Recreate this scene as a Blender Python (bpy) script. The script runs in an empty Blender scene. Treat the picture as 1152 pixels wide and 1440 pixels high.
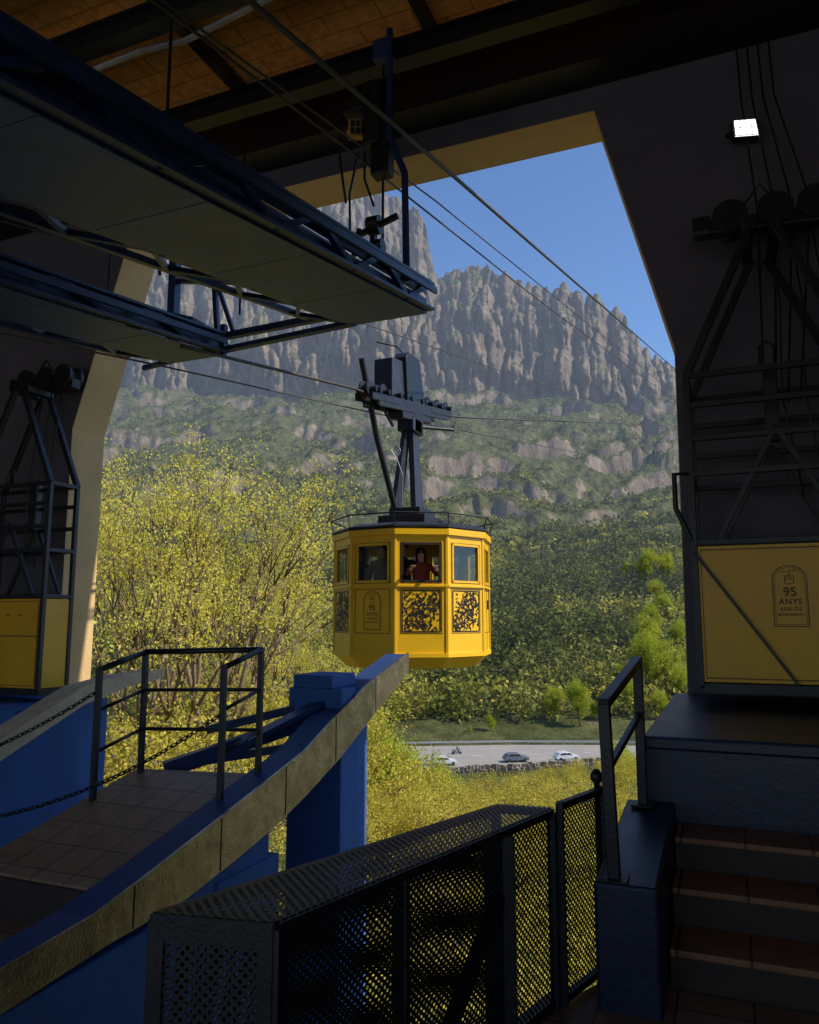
import bpy, math, random
import numpy as np
from mathutils import Vector, Matrix, Quaternion
random.seed(7); RNG=np.random.default_rng(11)
COL=bpy.context.scene.collection
rad=math.radians
# ------------------------------------------------------------------ materials
HAZE=None
def haze_group():  # haze painted into materials: bluish emission mixed in with distance
    g=bpy.data.node_groups.new('painted_haze','ShaderNodeTree')
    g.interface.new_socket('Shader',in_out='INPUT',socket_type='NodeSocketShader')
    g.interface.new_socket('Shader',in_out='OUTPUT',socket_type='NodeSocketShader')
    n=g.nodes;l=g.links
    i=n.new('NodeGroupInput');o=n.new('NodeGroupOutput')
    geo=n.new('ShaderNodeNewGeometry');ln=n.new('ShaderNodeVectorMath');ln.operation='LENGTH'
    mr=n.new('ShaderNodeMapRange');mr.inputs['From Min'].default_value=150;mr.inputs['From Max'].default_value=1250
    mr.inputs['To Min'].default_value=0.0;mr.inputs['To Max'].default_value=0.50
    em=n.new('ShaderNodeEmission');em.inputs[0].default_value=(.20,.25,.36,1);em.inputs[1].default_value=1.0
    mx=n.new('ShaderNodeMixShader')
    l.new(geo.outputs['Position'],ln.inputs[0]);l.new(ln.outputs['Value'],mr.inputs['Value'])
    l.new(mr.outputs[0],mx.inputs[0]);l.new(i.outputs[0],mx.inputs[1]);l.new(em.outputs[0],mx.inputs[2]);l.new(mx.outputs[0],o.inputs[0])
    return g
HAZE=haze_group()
def base_mat(name):
    m=bpy.data.materials.new(name);m.use_nodes=True
    n=m.node_tree.nodes;l=m.node_tree.links
    return m,n,l,n['Principled BSDF'],n['Material Output']
def noise(n,l,scale,detail=5,rough=.6,vec=None):
    t=n.new('ShaderNodeTexNoise');t.inputs['Scale'].default_value=scale;t.inputs['Detail'].default_value=detail;t.inputs['Roughness'].default_value=rough
    if vec is not None:l.new(vec,t.inputs['Vector'])
    return t
def ramp(n,l,fac,stops):
    r=n.new('ShaderNodeValToRGB');e=r.color_ramp.elements
    while len(e)<len(stops):e.new(.5)
    for k,(p,c) in enumerate(stops):
        e[k].position=p;e[k].color=(c[0],c[1],c[2],1)
    l.new(fac,r.inputs[0]);return r
def paint(name,col,rough=.5,metal=0,var=.25,scale=3,bump=.15,bscale=40,dirt=0.0,dirtcol=(.03,.025,.02),spec=.5):
    m,n,l,b,o=base_mat(name)
    tc=n.new('ShaderNodeTexCoord')
    t=noise(n,l,scale,8,.65,tc.outputs['Object'])
    lo=[c*(1-var) for c in col];hi=[min(1,c*(1+var)) for c in col]
    r=ramp(n,l,t.outputs['Fac'],[(.3,lo),(.7,hi)])
    out=r.outputs[0]
    if dirt>0:
        t2=noise(n,l,scale*2.7,10,.75,tc.outputs['Object'])
        r2=ramp(n,l,t2.outputs['Fac'],[(.48,(0,0,0)),(.72,(dirt,dirt,dirt))])
        mx=n.new('ShaderNodeMixRGB');l.new(r2.outputs[0],mx.inputs[0]);l.new(out,mx.inputs[1]);mx.inputs[2].default_value=(*dirtcol,1);out=mx.outputs[0]
    l.new(out,b.inputs['Base Color'])
    b.inputs['Metallic'].default_value=metal
    b.inputs['Specular IOR Level'].default_value=spec
    t3=noise(n,l,bscale,6,.6,tc.outputs['Object'])
    rr=n.new('ShaderNodeMapRange');rr.inputs['To Min'].default_value=max(.05,rough-.15);rr.inputs['To Max'].default_value=min(1,rough+.15)
    l.new(t.outputs['Fac'],rr.inputs['Value']);l.new(rr.outputs[0],b.inputs['Roughness'])
    bp=n.new('ShaderNodeBump');bp.inputs['Strength'].default_value=bump;bp.inputs['Distance'].default_value=.02
    l.new(t3.outputs['Fac'],bp.inputs['Height']);l.new(bp.outputs[0],b.inputs['Normal'])
    return m
def tile_mat(name,c1,c2,mortar,w=.3,h=.3,offset=0,rot=0,rough=.45):
    m,n,l,b,o=base_mat(name)
    tc=n.new('ShaderNodeTexCoord');mp=n.new('ShaderNodeMapping');mp.inputs['Rotation'].default_value=(0,0,rot)
    l.new(tc.outputs['Object'],mp.inputs[0])
    br=n.new('ShaderNodeTexBrick');br.offset=offset;br.inputs['Scale'].default_value=1
    br.inputs['Brick Width'].default_value=w;br.inputs['Row Height'].default_value=h;br.inputs['Mortar Size'].default_value=.006;br.inputs['Mortar Smooth'].default_value=.3
    br.inputs['Color1'].default_value=(*c1,1);br.inputs['Color2'].default_value=(*c2,1);br.inputs['Mortar'].default_value=(*mortar,1)
    l.new(mp.outputs[0],br.inputs['Vector'])
    t=noise(n,l,9,8,.7,tc.outputs['Object'])
    r=ramp(n,l,t.outputs['Fac'],[(.25,(.55,.55,.55)),(.75,(1.25,1.2,1.15))])
    mx=n.new('ShaderNodeMixRGB');mx.blend_type='MULTIPLY';mx.inputs[0].default_value=1
    l.new(br.outputs['Color'],mx.inputs[1]);l.new(r.outputs[0],mx.inputs[2]);l.new(mx.outputs[0],b.inputs['Base Color'])
    bp=n.new('ShaderNodeBump');bp.inputs['Strength'].default_value=.5;bp.inputs['Distance'].default_value=.01;bp.invert=True
    l.new(br.outputs['Fac'],bp.inputs['Height']);l.new(bp.outputs[0],b.inputs['Normal'])
    rr=n.new('ShaderNodeMapRange');rr.inputs['To Min'].default_value=rough-.1;rr.inputs['To Max'].default_value=rough+.2
    l.new(t.outputs['Fac'],rr.inputs['Value']);l.new(rr.outputs[0],b.inputs['Roughness'])
    return m
def leaf_mat(name,stops,haze=False,trans=.35,scale=.35):
    m,n,l,b,o=base_mat(name)
    geo=n.new('ShaderNodeNewGeometry')
    t=noise(n,l,scale,4,.6,geo.outputs['Position'])
    ad=n.new('ShaderNodeMath');ad.operation='MULTIPLY_ADD';ad.inputs[1].default_value=.35;l.new(geo.outputs['Random Per Island'],ad.inputs[0])
    sb=n.new('ShaderNodeMath');sb.operation='SUBTRACT';sb.inputs[1].default_value=.17;l.new(t.outputs['Fac'],sb.inputs[0]);l.new(sb.outputs[0],ad.inputs[2])
    r=ramp(n,l,ad.outputs[0],stops)
    n.remove(b)
    d=n.new('ShaderNodeBsdfDiffuse');tr=n.new('ShaderNodeBsdfTranslucent');mx=n.new('ShaderNodeMixShader');mx.inputs[0].default_value=trans
    l.new(r.outputs[0],d.inputs[0]);l.new(r.outputs[0],tr.inputs[0]);l.new(d.outputs[0],mx.inputs[1]);l.new(tr.outputs[0],mx.inputs[2])
    last=mx.outputs[0]
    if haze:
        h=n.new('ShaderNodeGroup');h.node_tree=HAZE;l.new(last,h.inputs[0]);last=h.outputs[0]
    l.new(last,o.inputs['Surface']);return m
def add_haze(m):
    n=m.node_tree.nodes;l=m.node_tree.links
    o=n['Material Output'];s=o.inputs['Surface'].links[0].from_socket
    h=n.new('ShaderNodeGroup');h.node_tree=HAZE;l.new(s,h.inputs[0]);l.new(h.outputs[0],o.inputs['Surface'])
def perf_mat(name,col,pitch=.020,hole=.31):
    m,n,l,b,o=base_mat(name)
    uv=n.new('ShaderNodeUVMap');uv.uv_map='UVMap'
    mp=n.new('ShaderNodeMapping');mp.inputs['Rotation'].default_value=(0,0,rad(45));mp.inputs['Scale'].default_value=(1/pitch,1/pitch,1)
    l.new(uv.outputs[0],mp.inputs[0])
    v=n.new('ShaderNodeTexVoronoi');v.voronoi_dimensions='2D';v.inputs['Randomness'].default_value=0;v.inputs['Scale'].default_value=1
    l.new(mp.outputs[0],v.inputs['Vector'])
    lt=n.new('ShaderNodeMath');lt.operation='LESS_THAN';lt.inputs[1].default_value=hole;l.new(v.outputs['Distance'],lt.inputs[0])
    b.inputs['Base Color'].default_value=(*col,1);b.inputs['Roughness'].default_value=.48;b.inputs['Metallic'].default_value=.0
    tp=n.new('ShaderNodeBsdfTransparent');mx=n.new('ShaderNodeMixShader')
    l.new(lt.outputs[0],mx.inputs[0]);l.new(b.outputs[0],mx.inputs[1]);l.new(tp.outputs[0],mx.inputs[2]);l.new(mx.outputs[0],o.inputs['Surface'])
    return m
def emis(name,col,s):
    m,n,l,b,o=base_mat(name);b.inputs['Base Color'].default_value=(*col,1);b.inputs['Emission Color'].default_value=(*col,1);b.inputs['Emission Strength'].default_value=s
    return m
def glass(name):
    m,n,l,b,o=base_mat(name);n.remove(b)
    g=n.new('ShaderNodeBsdfGlossy');g.inputs['Roughness'].default_value=.05;g.inputs[0].default_value=(.30,.34,.38,1)
    t=n.new('ShaderNodeBsdfTransparent');t.inputs[0].default_value=(.66,.70,.70,1);mx=n.new('ShaderNodeMixShader')
    mx.inputs[0].default_value=.22
    l.new(t.outputs[0],mx.inputs[1]);l.new(g.outputs[0],mx.inputs[2]);l.new(mx.outputs[0],o.inputs['Surface']);return m
M={}
M['navy']=paint('navy_steel_paint',(.013,.042,.135),.42,0,.3,4,.12,60,.5,(.02,.02,.025))
M['deck']=paint('blue_grey_deck',(.05,.105,.24),.5,0,.25,1.5,.1,30,.5,(.03,.045,.08))
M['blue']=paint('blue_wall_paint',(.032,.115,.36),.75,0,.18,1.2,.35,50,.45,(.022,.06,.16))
M['bluedark']=paint('dark_blue_paint',(.018,.052,.17),.6,0,.25,2,.2,50,.5,(.02,.03,.06))
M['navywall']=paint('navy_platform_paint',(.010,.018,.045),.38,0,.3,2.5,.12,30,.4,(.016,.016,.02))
M['wall']=paint('grey_plaster',(.12,.115,.145),.9,0,.15,.8,.35,25,.3,(.06,.055,.07))
M['cream']=paint('cream_plaster',(.72,.49,.22),.85,0,.12,1.3,.5,30,.3,(.52,.33,.13))
M['black']=paint('black_steel',(.010,.010,.012),.42,0,.3,6,.15,70,.3,(.022,.02,.017))
M['steel']=paint('worn_aluminium',(.58,.47,.34),.25,.92,.3,5,.2,45,.7,(.18,.12,.07))
M['creamrail']=paint('cream_timber_rail',(.62,.47,.28),.7,0,.2,4,.3,30,.4,(.25,.16,.08))
M['rope']=paint('greased_rope',(.10,.085,.065),.45,.6,.4,60,.6,160)
M['darkmetal']=paint('greasy_dark_metal',(.030,.032,.038),.45,.4,.4,8,.3,50,.4,(.02,.02,.02))
M['armmetal']=paint('slate_hanger_paint',(.03,.040,.058),.5,.1,.3,5,.2,50,.4,(.02,.02,.02))
M['yellow']=paint('yellow_paint',(.88,.50,.008),.38,0,.07,1.5,.05,40,.18,(.50,.26,.02))
M['yellowdull']=paint('yellow_panel_paint',(.80,.42,.008),.45,0,.1,1.5,.1,40,.2,(.4,.2,.02))
M['ink']=paint('black_ink',(.012,.009,.004),.6)
M['lineink']=paint('brown_line',(.15,.065,.005),.6)
M['tile']=tile_mat('terracotta_tile',(.30,.16,.085),(.37,.21,.115),(.06,.045,.035),.30,.30)
M['steptile']=tile_mat('step_tile',(.32,.13,.05),(.36,.155,.06),(.06,.035,.02),.30,3.0)
M['shaded_riser']=paint('shaded_step_riser',(.045,.021,.011),.6,0,.3,6,.1,30)  # shade on the risers put into their colour, darker than the treads
M['ceiling']=tile_mat('ceiling_brick',(.97,.40,.085),(.98,.48,.11),(.35,.14,.05),.6,.25,.5,0,.8)
M['concrete']=paint('concrete',(.58,.52,.43),.85,0,.15,1,.4,20,.2,(.35,.30,.24))
M['perf']=perf_mat('perforated_black_steel',(.014,.0125,.010))
M['glass']=glass('window_glass')
M['lamp']=emis('lamp_led',(1,1,.95),2.2)
M['yellowlamp']=paint('yellow_lamp_body',(.55,.30,.02),.5)
M['bark']=paint('bark',(.13,.085,.05),.9,0,.4,8,.6,20)
M['barklight']=paint('bark_pale',(.20,.13,.065),.9,0,.35,5,.6,20)
M['skin']=paint('skin',(.55,.30,.20),.5,0,.05,5,.05)
M['hair']=paint('dark_hair',(.02,.012,.008),.5)
M['shirtA']=paint('dark_jacket',(.03,.03,.04),.8)
M['shirtB']=paint('red_brown_top',(.25,.05,.03),.8)
M['shirtC']=paint('grey_top',(.20,.20,.22),.8)
M['jeans']=paint('denim',(.03,.05,.10),.85)
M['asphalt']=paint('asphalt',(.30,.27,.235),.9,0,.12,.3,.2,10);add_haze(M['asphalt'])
M['white']=paint('white_paint',(.75,.75,.73),.6);M['rail']=paint('galvanised',(.4,.4,.4),.5,.5)
M['stone']=paint('dry_stone',(.25,.21,.16),.95,0,.5,1.5,.8,4)
M['tyre']=paint('rubber',(.02,.02,.02),.8)
M['leafY']=leaf_mat('leaves_yellow',[(.2,(.48,.40,.035)),(.5,(.80,.70,.09)),(.8,(.92,.85,.22))],trans=.55)
M['leafU']=leaf_mat('undergrowth_leaves',[(.2,(.24,.21,.03)),(.5,(.56,.47,.065)),(.8,(.82,.70,.15))],trans=.45)
M['leafG']=leaf_mat('leaves_fresh_green',[(.2,(.20,.25,.022)),(.5,(.44,.48,.045)),(.8,(.66,.66,.10))],trans=.5)
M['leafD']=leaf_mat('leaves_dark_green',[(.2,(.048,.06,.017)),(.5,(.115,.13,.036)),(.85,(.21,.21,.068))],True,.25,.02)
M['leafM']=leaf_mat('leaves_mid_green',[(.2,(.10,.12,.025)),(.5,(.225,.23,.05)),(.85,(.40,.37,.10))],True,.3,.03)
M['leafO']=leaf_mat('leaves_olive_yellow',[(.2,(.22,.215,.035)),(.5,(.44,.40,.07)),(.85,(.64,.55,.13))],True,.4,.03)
# ------------------------------------------------------------------ mesh builder
class MB:
    def __init__(s):s.v=[];s.f=[];s.uv=[]
    def add(s,vs,fs):
        o=len(s.v);s.v+=[tuple(v) for v in vs];s.f+=[tuple(o+i for i in f) for f in fs];return s
    def box(s,x0,x1,y0,y1,z0,z1):
        return s.add([(x0,y0,z0),(x1,y0,z0),(x1,y1,z0),(x0,y1,z0),(x0,y0,z1),(x1,y0,z1),(x1,y1,z1),(x0,y1,z1)],
          [(0,3,2,1),(4,5,6,7),(0,1,5,4),(1,2,6,5),(2,3,7,6),(3,0,4,7)])
    def bar(s,p0,p1,w,h,up=(0,0,1)):
        p0=Vector(p0);p1=Vector(p1);d=(p1-p0).normalized();u=Vector(up)
        if abs(d.dot(u))>.98:u=Vector((0,1,0))
        r=d.cross(u).normalized();u=r.cross(d).normalized()
        vs=[]
        for p in (p0,p1):
            for a,b in ((-1,-1),(1,-1),(1,1),(-1,1)):vs.append(p+r*a*w/2+u*b*h/2)
        return s.add(vs,[(0,1,2,3),(7,6,5,4),(0,4,5,1),(1,5,6,2),(2,6,7,3),(3,7,4,0)])
    def tube(s,pts,r,n=8):
        pts=[Vector(p) for p in pts];rs=r if isinstance(r,(list,tuple)) else [r]*len(pts)
        vs=[];fs=[];u=None
        for i,p in enumerate(pts):
            d=(pts[min(i+1,len(pts)-1)]-pts[max(i-1,0)]).normalized()
            if u is None:
                u=d.cross(Vector((0,0,1)));
                if u.length<.05:u=d.cross(Vector((1,0,0)))
            else:u=u-d*u.dot(d)
            u.normalize();w=d.cross(u)
            for k in range(n):
                a=2*math.pi*k/n;vs.append(p+(u*math.cos(a)+w*math.sin(a))*rs[i])
        for i in range(len(pts)-1):
            for k in range(n):
                fs.append((i*n+k,i*n+(k+1)%n,(i+1)*n+(k+1)%n,(i+1)*n+k))
        fs.append(tuple(range(n))[::-1]);fs.append(tuple((len(pts)-1)*n+k for k in range(n)))
        return s.add(vs,fs)
    def prism(s,poly,ext):
        n=len(poly);e=Vector(ext);a=[Vector(p) for p in poly];b=[p+e for p in a]
        return s.add(a+b,[tuple(range(n))[::-1],tuple(range(n,2*n))]+[(i,(i+1)%n,n+(i+1)%n,n+i) for i in range(n)])
    def strip(s,top,low,x0,x1):
        n=len(top)
        vs=[];fs=[]
        for i in range(n):
            vs+=[(x0,*top[i]),(x1,*top[i]),(x1,*low[i]),(x0,*low[i])]
        for i in range(n-1):
            a=4*i;b=a+4
            for k in range(4):fs.append((a+k,a+(k+1)%4,b+(k+1)%4,b+k))
        fs.append((0,3,2,1));fs.append((4*n-4,4*n-3,4*n-2,4*n-1))
        return s.add(vs,fs)
    def obj(s,name,mat,parent=None,smooth=False,bevel=0,label=None):
        me=bpy.data.meshes.new(name);me.from_pydata(s.v,[],s.f);me.update()
        import bmesh
        bm=bmesh.new();bm.from_mesh(me);bmesh.ops.recalc_face_normals(bm,faces=bm.faces);bm.to_mesh(me);bm.free()
        me.materials.append(M[mat] if isinstance(mat,str) else mat)
        if smooth:
            for p in me.polygons:p.use_smooth=True
        o=bpy.data.objects.new(name,me);COL.objects.link(o)
        if bevel:
            b=o.modifiers.new('bevel','BEVEL');b.width=bevel;b.segments=2;b.limit_method='ANGLE'
        if parent:o.parent=parent
        if label:o['label']=label
        return o
def thing(name,label,cat,loc=(0,0,0),group=None):
    o=bpy.data.objects.new(name,None);o.empty_display_size=.2;COL.objects.link(o)
    o['label']=label;o['category']=cat
    if group:o['group']=group
    return o
def top(o,label,cat,group=None):
    o['label']=label;o['category']=cat
    if group:o['group']=group
    return o
def quadmesh(name,verts,mat,tris=False):
    me=bpy.data.meshes.new(name);nv=len(verts);nq=nv//4
    me.vertices.add(nv);me.vertices.foreach_set('co',verts.astype(np.float32).ravel())
    me.loops.add(nv);me.loops.foreach_set('vertex_index',np.arange(nv,dtype=np.int32))
    me.polygons.add(nq);me.polygons.foreach_set('loop_start',np.arange(0,nv,4,dtype=np.int32))
    me.update(calc_edges=True);me.materials.append(M[mat]);return me
def leafquads(c,size,flat=0.0,asp=.6):
    n=len(c);u=RNG.normal(size=(n,3));u/=np.linalg.norm(u,axis=1)[:,None]
    w=RNG.normal(size=(n,3));w[:,2]*=(1-flat);w-=u*(w*u).sum(1)[:,None];w/=np.linalg.norm(w,axis=1)[:,None]
    s=np.broadcast_to(size,(n,))[:,None]*RNG.uniform(.6,1.25,(n,1))
    v=np.stack([c-u*s,c+w*s*asp-u*s*.1,c+u*s,c-w*s*asp+u*s*.1],1)
    return v.reshape(-1,3)
def _h(ix,iy,iz,seed):
    h=(ix.astype(np.int64)*374761393+iy.astype(np.int64)*668265263+iz.astype(np.int64)*2147483647+seed*1274126177)&0xffffffff
    h=((h^(h>>13))*1274126177)&0xffffffff;h=h^(h>>16);return (h&0xffff)/65535.0
def vn(x,y,z=None,seed=0):
    if z is None:z=np.zeros_like(x)
    ix,iy,iz=np.floor(x),np.floor(y),np.floor(z);fx,fy,fz=x-ix,y-iy,z-iz
    fx=fx*fx*(3-2*fx);fy=fy*fy*(3-2*fy);fz=fz*fz*(3-2*fz);r=0
    for a in (0,1):
        for b in (0,1):
            for c in (0,1):
                r=r+_h(ix+a,iy+b,iz+c,seed)*(fx if a else 1-fx)*(fy if b else 1-fy)*(fz if c else 1-fz)
    return r*2-1
def fbm(x,y,z=None,o=5,seed=0,g=.5):
    r=0;a=1;t=0
    for k in range(o):
        r=r+a*vn(x*2**k,y*2**k,None if z is None else z*2**k,seed+k);t+=a;a*=g
    return r/t
# ------------------------------------------------------------------ camera
psi=rad(22.6);FX,FY=-math.sin(psi),math.cos(psi);RX,RY=math.cos(psi),math.sin(psi)
cam=bpy.data.cameras.new('camera');cam.sensor_fit='HORIZONTAL';cam.sensor_width=36;cam.lens=33.75;cam.clip_end=8000;cam.clip_start=.05
co=bpy.data.objects.new('camera',cam);COL.objects.link(co);co.location=(0,0,1.6);co.rotation_euler=(rad(90)+math.atan(150/1080),0,psi)
bpy.context.scene.camera=co
# ------------------------------------------------------------------ light
sv=Vector((.80,.08,.78)).normalized()
el=math.asin(sv.z);az=math.atan2(sv.x,sv.y)
w=bpy.data.worlds.new('World');bpy.context.scene.world=w;w.use_nodes=True
wn=w.node_tree.nodes;wl=w.node_tree.links
sk=wn.new('ShaderNodeTexSky');sk.sky_type='NISHITA';sk.sun_disc=False;sk.sun_elevation=el;sk.sun_rotation=az
sk.air_density=1.15;sk.dust_density=.1;sk.ozone_density=4.0
tint=wn.new('ShaderNodeMixRGB');tint.blend_type='MULTIPLY';tint.inputs[0].default_value=1;tint.inputs[2].default_value=(.86,.94,1.10,1)
wl.new(sk.outputs[0],tint.inputs[1]);wl.new(tint.outputs[0],wn['Background'].inputs[0]);wn['Background'].inputs[1].default_value=.15
sd=bpy.data.lights.new('sun','SUN');sd.energy=5.0;sd.angle=rad(.5);sd.color=(1,.93,.82)
so=bpy.data.objects.new('sun',sd);COL.objects.link(so);so.rotation_euler=sv.to_track_quat('Z','Y').to_euler()
sc=bpy.context.scene;sc.view_settings.view_transform='Standard';sc.view_settings.look='None';sc.view_settings.exposure=0
# ------------------------------------------------------------------ terrain
PD=np.array([15,30,60,100,118,160,180,260,400,500,650,800])
PZ=np.array([-9,-13,-19,-22.6,-22.6,-22.6,-19,2,45,80,150,232])
SA=np.array([-1.6,-.6,-.35,-.2,-.095,-.02,0.012,.022,.034,.05,.102,.16,.256,.31,.358,.5,.8,1.6])
SR=np.array([.45,.60,.62,.61,.60,.585,.57,.55,.475,.485,.484,.45,.405,.372,.342,.30,.27,.2])
def ground(a,d):
    lat=a*d
    z=np.interp(d,PD,PZ)
    k=np.clip((d-170)/200,0,1)
    z=z+k*14*fbm(lat/130,d/160,o=4,seed=3)+k*np.abs(fbm(lat/60,d/90,o=4,seed=9))*-16+k*6
    k2=np.clip((d-360)/180,0,1)
    wz=z+40*fbm(lat/90,d/110,seed=5,o=5)+.16*lat
    t=wz/30.0;fr=t-np.floor(t)
    st=np.clip((fr-.55)/.22,0,1);st=st*st*(3-2*st)
    m=np.clip(fbm(lat/60,d/50,seed=21,o=4)*4+.15+np.clip(a*3.5,-.4,.75),0,1)*k2
    z=z+(st-fr)*30*m*.95
    z=z+k2*9*fbm(lat/24,d/30,o=5,seed=31)
    z=z+k2*np.clip(a*3,0,1)*12*np.abs(fbm(lat/16,d/22,o=4,seed=35))
    z=z*(1-.10*np.clip(a,-.5,.5)*np.clip((d-300)/300,0,1))
    return z
av=np.concatenate([np.linspace(-1.6,-.62,60),np.linspace(-.6,.6,700),np.linspace(.62,1.6,60)])
d1=np.concatenate([np.geomspace(15,170,70),np.geomspace(172,800,420)])
A,D=np.meshgrid(av,d1)
Z=ground(A,D);
m0=np.clip(np.maximum((D-165)/10,(100-D)/10),0,1)
Z+=m0*.6*fbm(A*D/3,D/3,o=3,seed=2)
NC=340
tc=np.linspace(0,1,NC+1)[1:]
A2,T=np.meshgrid(av,tc)
skyr=np.interp(A2,SA,SR)
lat=A2*950
lat0=lat*0
wl_=lat+22*fbm(lat/60,lat0,o=4,seed=48)
kc=np.floor(wl_/31);knob=np.sqrt(np.clip(1-(2*(wl_/31-kc)-1)**2,0,1))*(20+19*vn(kc*.999+.5,lat0+kc*.37,seed=44))
kc2=np.floor(wl_/12);knob2=np.sqrt(np.clip(1-(2*(wl_/12-kc2)-1)**2,0,1))*(7+7*vn(kc2+.5,lat0+kc2*.37,seed=45))
spire=knob*(.65+.45*vn(lat/110,lat0,seed=49))+knob2+16*fbm(lat/80,lat0,seed=47,o=3)+vn(lat/4,lat0,seed=42)*2
ztop=skyr*985+spire-15
z0=ground(A2,np.full_like(A2,800.0))
tt=np.clip(T+.16*fbm(lat/110,T*2,seed=51,o=5)*np.sin(np.pi*T),0,1)
kp=[0,.05,.26,.33,.52,.60,.74,.80,.95,1]
zf=np.interp(tt.ravel(),kp,[0,.03,.30,.34,.54,.585,.76,.785,.97,1]).reshape(tt.shape)
dd=np.interp(tt.ravel(),kp,[800,812,832,868,884,915,928,950,970,990]).reshape(tt.shape)
Z2=z0+(ztop-z0)*zf
def pillar(l,z,s,seed,p=.5):
    l2=l+s*.8*fbm(l/(s*2.2),z/(s*3.2),o=4,seed=seed+20)
    u=l2/s;c=np.floor(u);f=2*(u-c)-1
    r=np.clip(1-f*f,0,1)**p
    hgt=.65+.35*vn(c+.5,z/(s*2.2)+c*.7,seed=seed)
    return r*hgt
disp=27*pillar(lat,Z2,54,60)+18*pillar(lat,Z2,23,61)+8*pillar(lat,Z2,10,62)+12*fbm(lat/30,Z2/26,o=6,seed=63)
big=58*fbm(lat/140,Z2/100,o=4,seed=66)
fade=np.clip(T/.08,0,1)*np.clip((1.02-T)/.06,0.25,1)
D2=dd-(disp-30+big)*fade
A3=A2[:1];D3=np.array([1040.,1200.])[:,None]+0*A3;Z3=np.stack([Z2[-1]-30,Z2[-1]*.3])
AA=np.vstack([A,A2,np.vstack([A3,A3])]);DD=np.vstack([D,D2,D3]);ZZ=np.vstack([Z,Z2,Z3])
X=AA*DD*RX+DD*FX;Y=AA*DD*RY+DD*FY
nr,nc=X.shape
me=bpy.data.meshes.new('mountain_terrain');V=np.stack([X,Y,ZZ],-1).reshape(-1,3)
idx=np.arange(nr*nc).reshape(nr,nc)
q=np.stack([idx[:-1,:-1],idx[:-1,1:],idx[1:,1:],idx[1:,:-1]],-1).reshape(-1,4)
me.vertices.add(len(V));me.vertices.foreach_set('co',V.astype(np.float32).ravel())
me.loops.add(q.size);me.loops.foreach_set('vertex_index',q.astype(np.int32).ravel())
me.polygons.add(len(q));me.polygons.foreach_set('loop_start',np.arange(0,q.size,4,dtype=np.int32))
me.update(calc_edges=True)
def terrain_mat():
    m,n,l,b,o=base_mat('hillside_rock_and_scrub')
    geo=n.new('ShaderNodeNewGeometry');sp=n.new('ShaderNodeSeparateXYZ');l.new(geo.outputs['Normal'],sp.inputs[0])
    P=geo.outputs['Position']
    t1=noise(n,l,.16,8,.75,P);veg=ramp(n,l,t1.outputs['Fac'],[(.35,(.06,.07,.024)),(.55,(.13,.135,.047)),(.72,(.28,.235,.115))])
    mp=n.new('ShaderNodeMapping');mp.inputs['Scale'].default_value=(.10,.10,.035);l.new(P,mp.inputs[0])
    t2=noise(n,l,1.0,9,.74,mp.outputs[0]);mp2=n.new('ShaderNodeMapping');mp2.inputs['Scale'].default_value=(.03,.03,.05);l.new(P,mp2.inputs[0])
    t3=noise(n,l,1.0,6,.65,mp2.outputs[0])
    r2=ramp(n,l,t2.outputs['Fac'],[(.3,(.15,.12,.09)),(.5,(.31,.25,.185)),(.7,(.48,.39,.29))])
    r3=ramp(n,l,t3.outputs['Fac'],[(.35,(.64,.64,.64)),(.65,(1.1,1.05,1.0))])
    rk=n.new('ShaderNodeMixRGB');rk.blend_type='MULTIPLY';rk.inputs[0].default_value=1;l.new(r2.outputs[0],rk.inputs[1]);l.new(r3.outputs[0],rk.inputs[2])
    t4=noise(n,l,.045,9,.8,P)
    ma=n.new('ShaderNodeMath');ma.operation='MULTIPLY_ADD';ma.inputs[1].default_value=1.6;l.new(t4.outputs['Fac'],ma.inputs[0]);l.new(sp.outputs['Z'],ma.inputs[2])
    mr2=n.new('ShaderNodeMapRange');mr2.inputs['From Min'].default_value=1.26;mr2.inputs['From Max'].default_value=1.40;l.new(ma.outputs[0],mr2.inputs['Value'])
    mx=n.new('ShaderNodeMixRGB');l.new(mr2.outputs[0],mx.inputs[0]);l.new(rk.outputs[0],mx.inputs[1]);l.new(veg.outputs[0],mx.inputs[2])
    l.new(mx.outputs[0],b.inputs['Base Color']);b.inputs['Roughness'].default_value=.95;b.inputs['Specular IOR Level'].default_value=.1
    bp=n.new('ShaderNodeBump');bp.inputs['Strength'].default_value=.9;bp.inputs['Distance'].default_value=5
    l.new(t2.outputs['Fac'],bp.inputs['Height']);l.new(bp.outputs[0],b.inputs['Normal'])
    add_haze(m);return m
me.materials.append(terrain_mat())
to=bpy.data.objects.new('mountain_terrain',me);COL.objects.link(to);to['kind']='structure'
g=MB();g.add([(-4000,-4000,-40),(4000,-4000,-40),(4000,4000,-40),(-4000,4000,-40)],[(0,1,2,3)])
M['groundfar']=paint('valley_ground',(.08,.08,.04),.95,0,.3,.01,.1,.1)
go=g.obj('ground','groundfar');go['kind']='structure'
g=MB();g.box(-40,40,-45,-4.35,-6,-.12);go=g.obj('bounce_apron','concrete');go['kind']='structure'  # unseen sunlit slab added behind the camera to bounce light into the hall
def fw(a,d,z):
    return np.stack([a*d*RX+d*FX,a*d*RY+d*FY,z],-1)
def scatter(n,amin,amax,dmin,dmax,pw=1.5):
    a=RNG.uniform(amin,amax,n);d=(RNG.uniform(0,1,n)*(dmax**pw-dmin**pw)+dmin**pw)**(1/pw);return a,d
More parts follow.
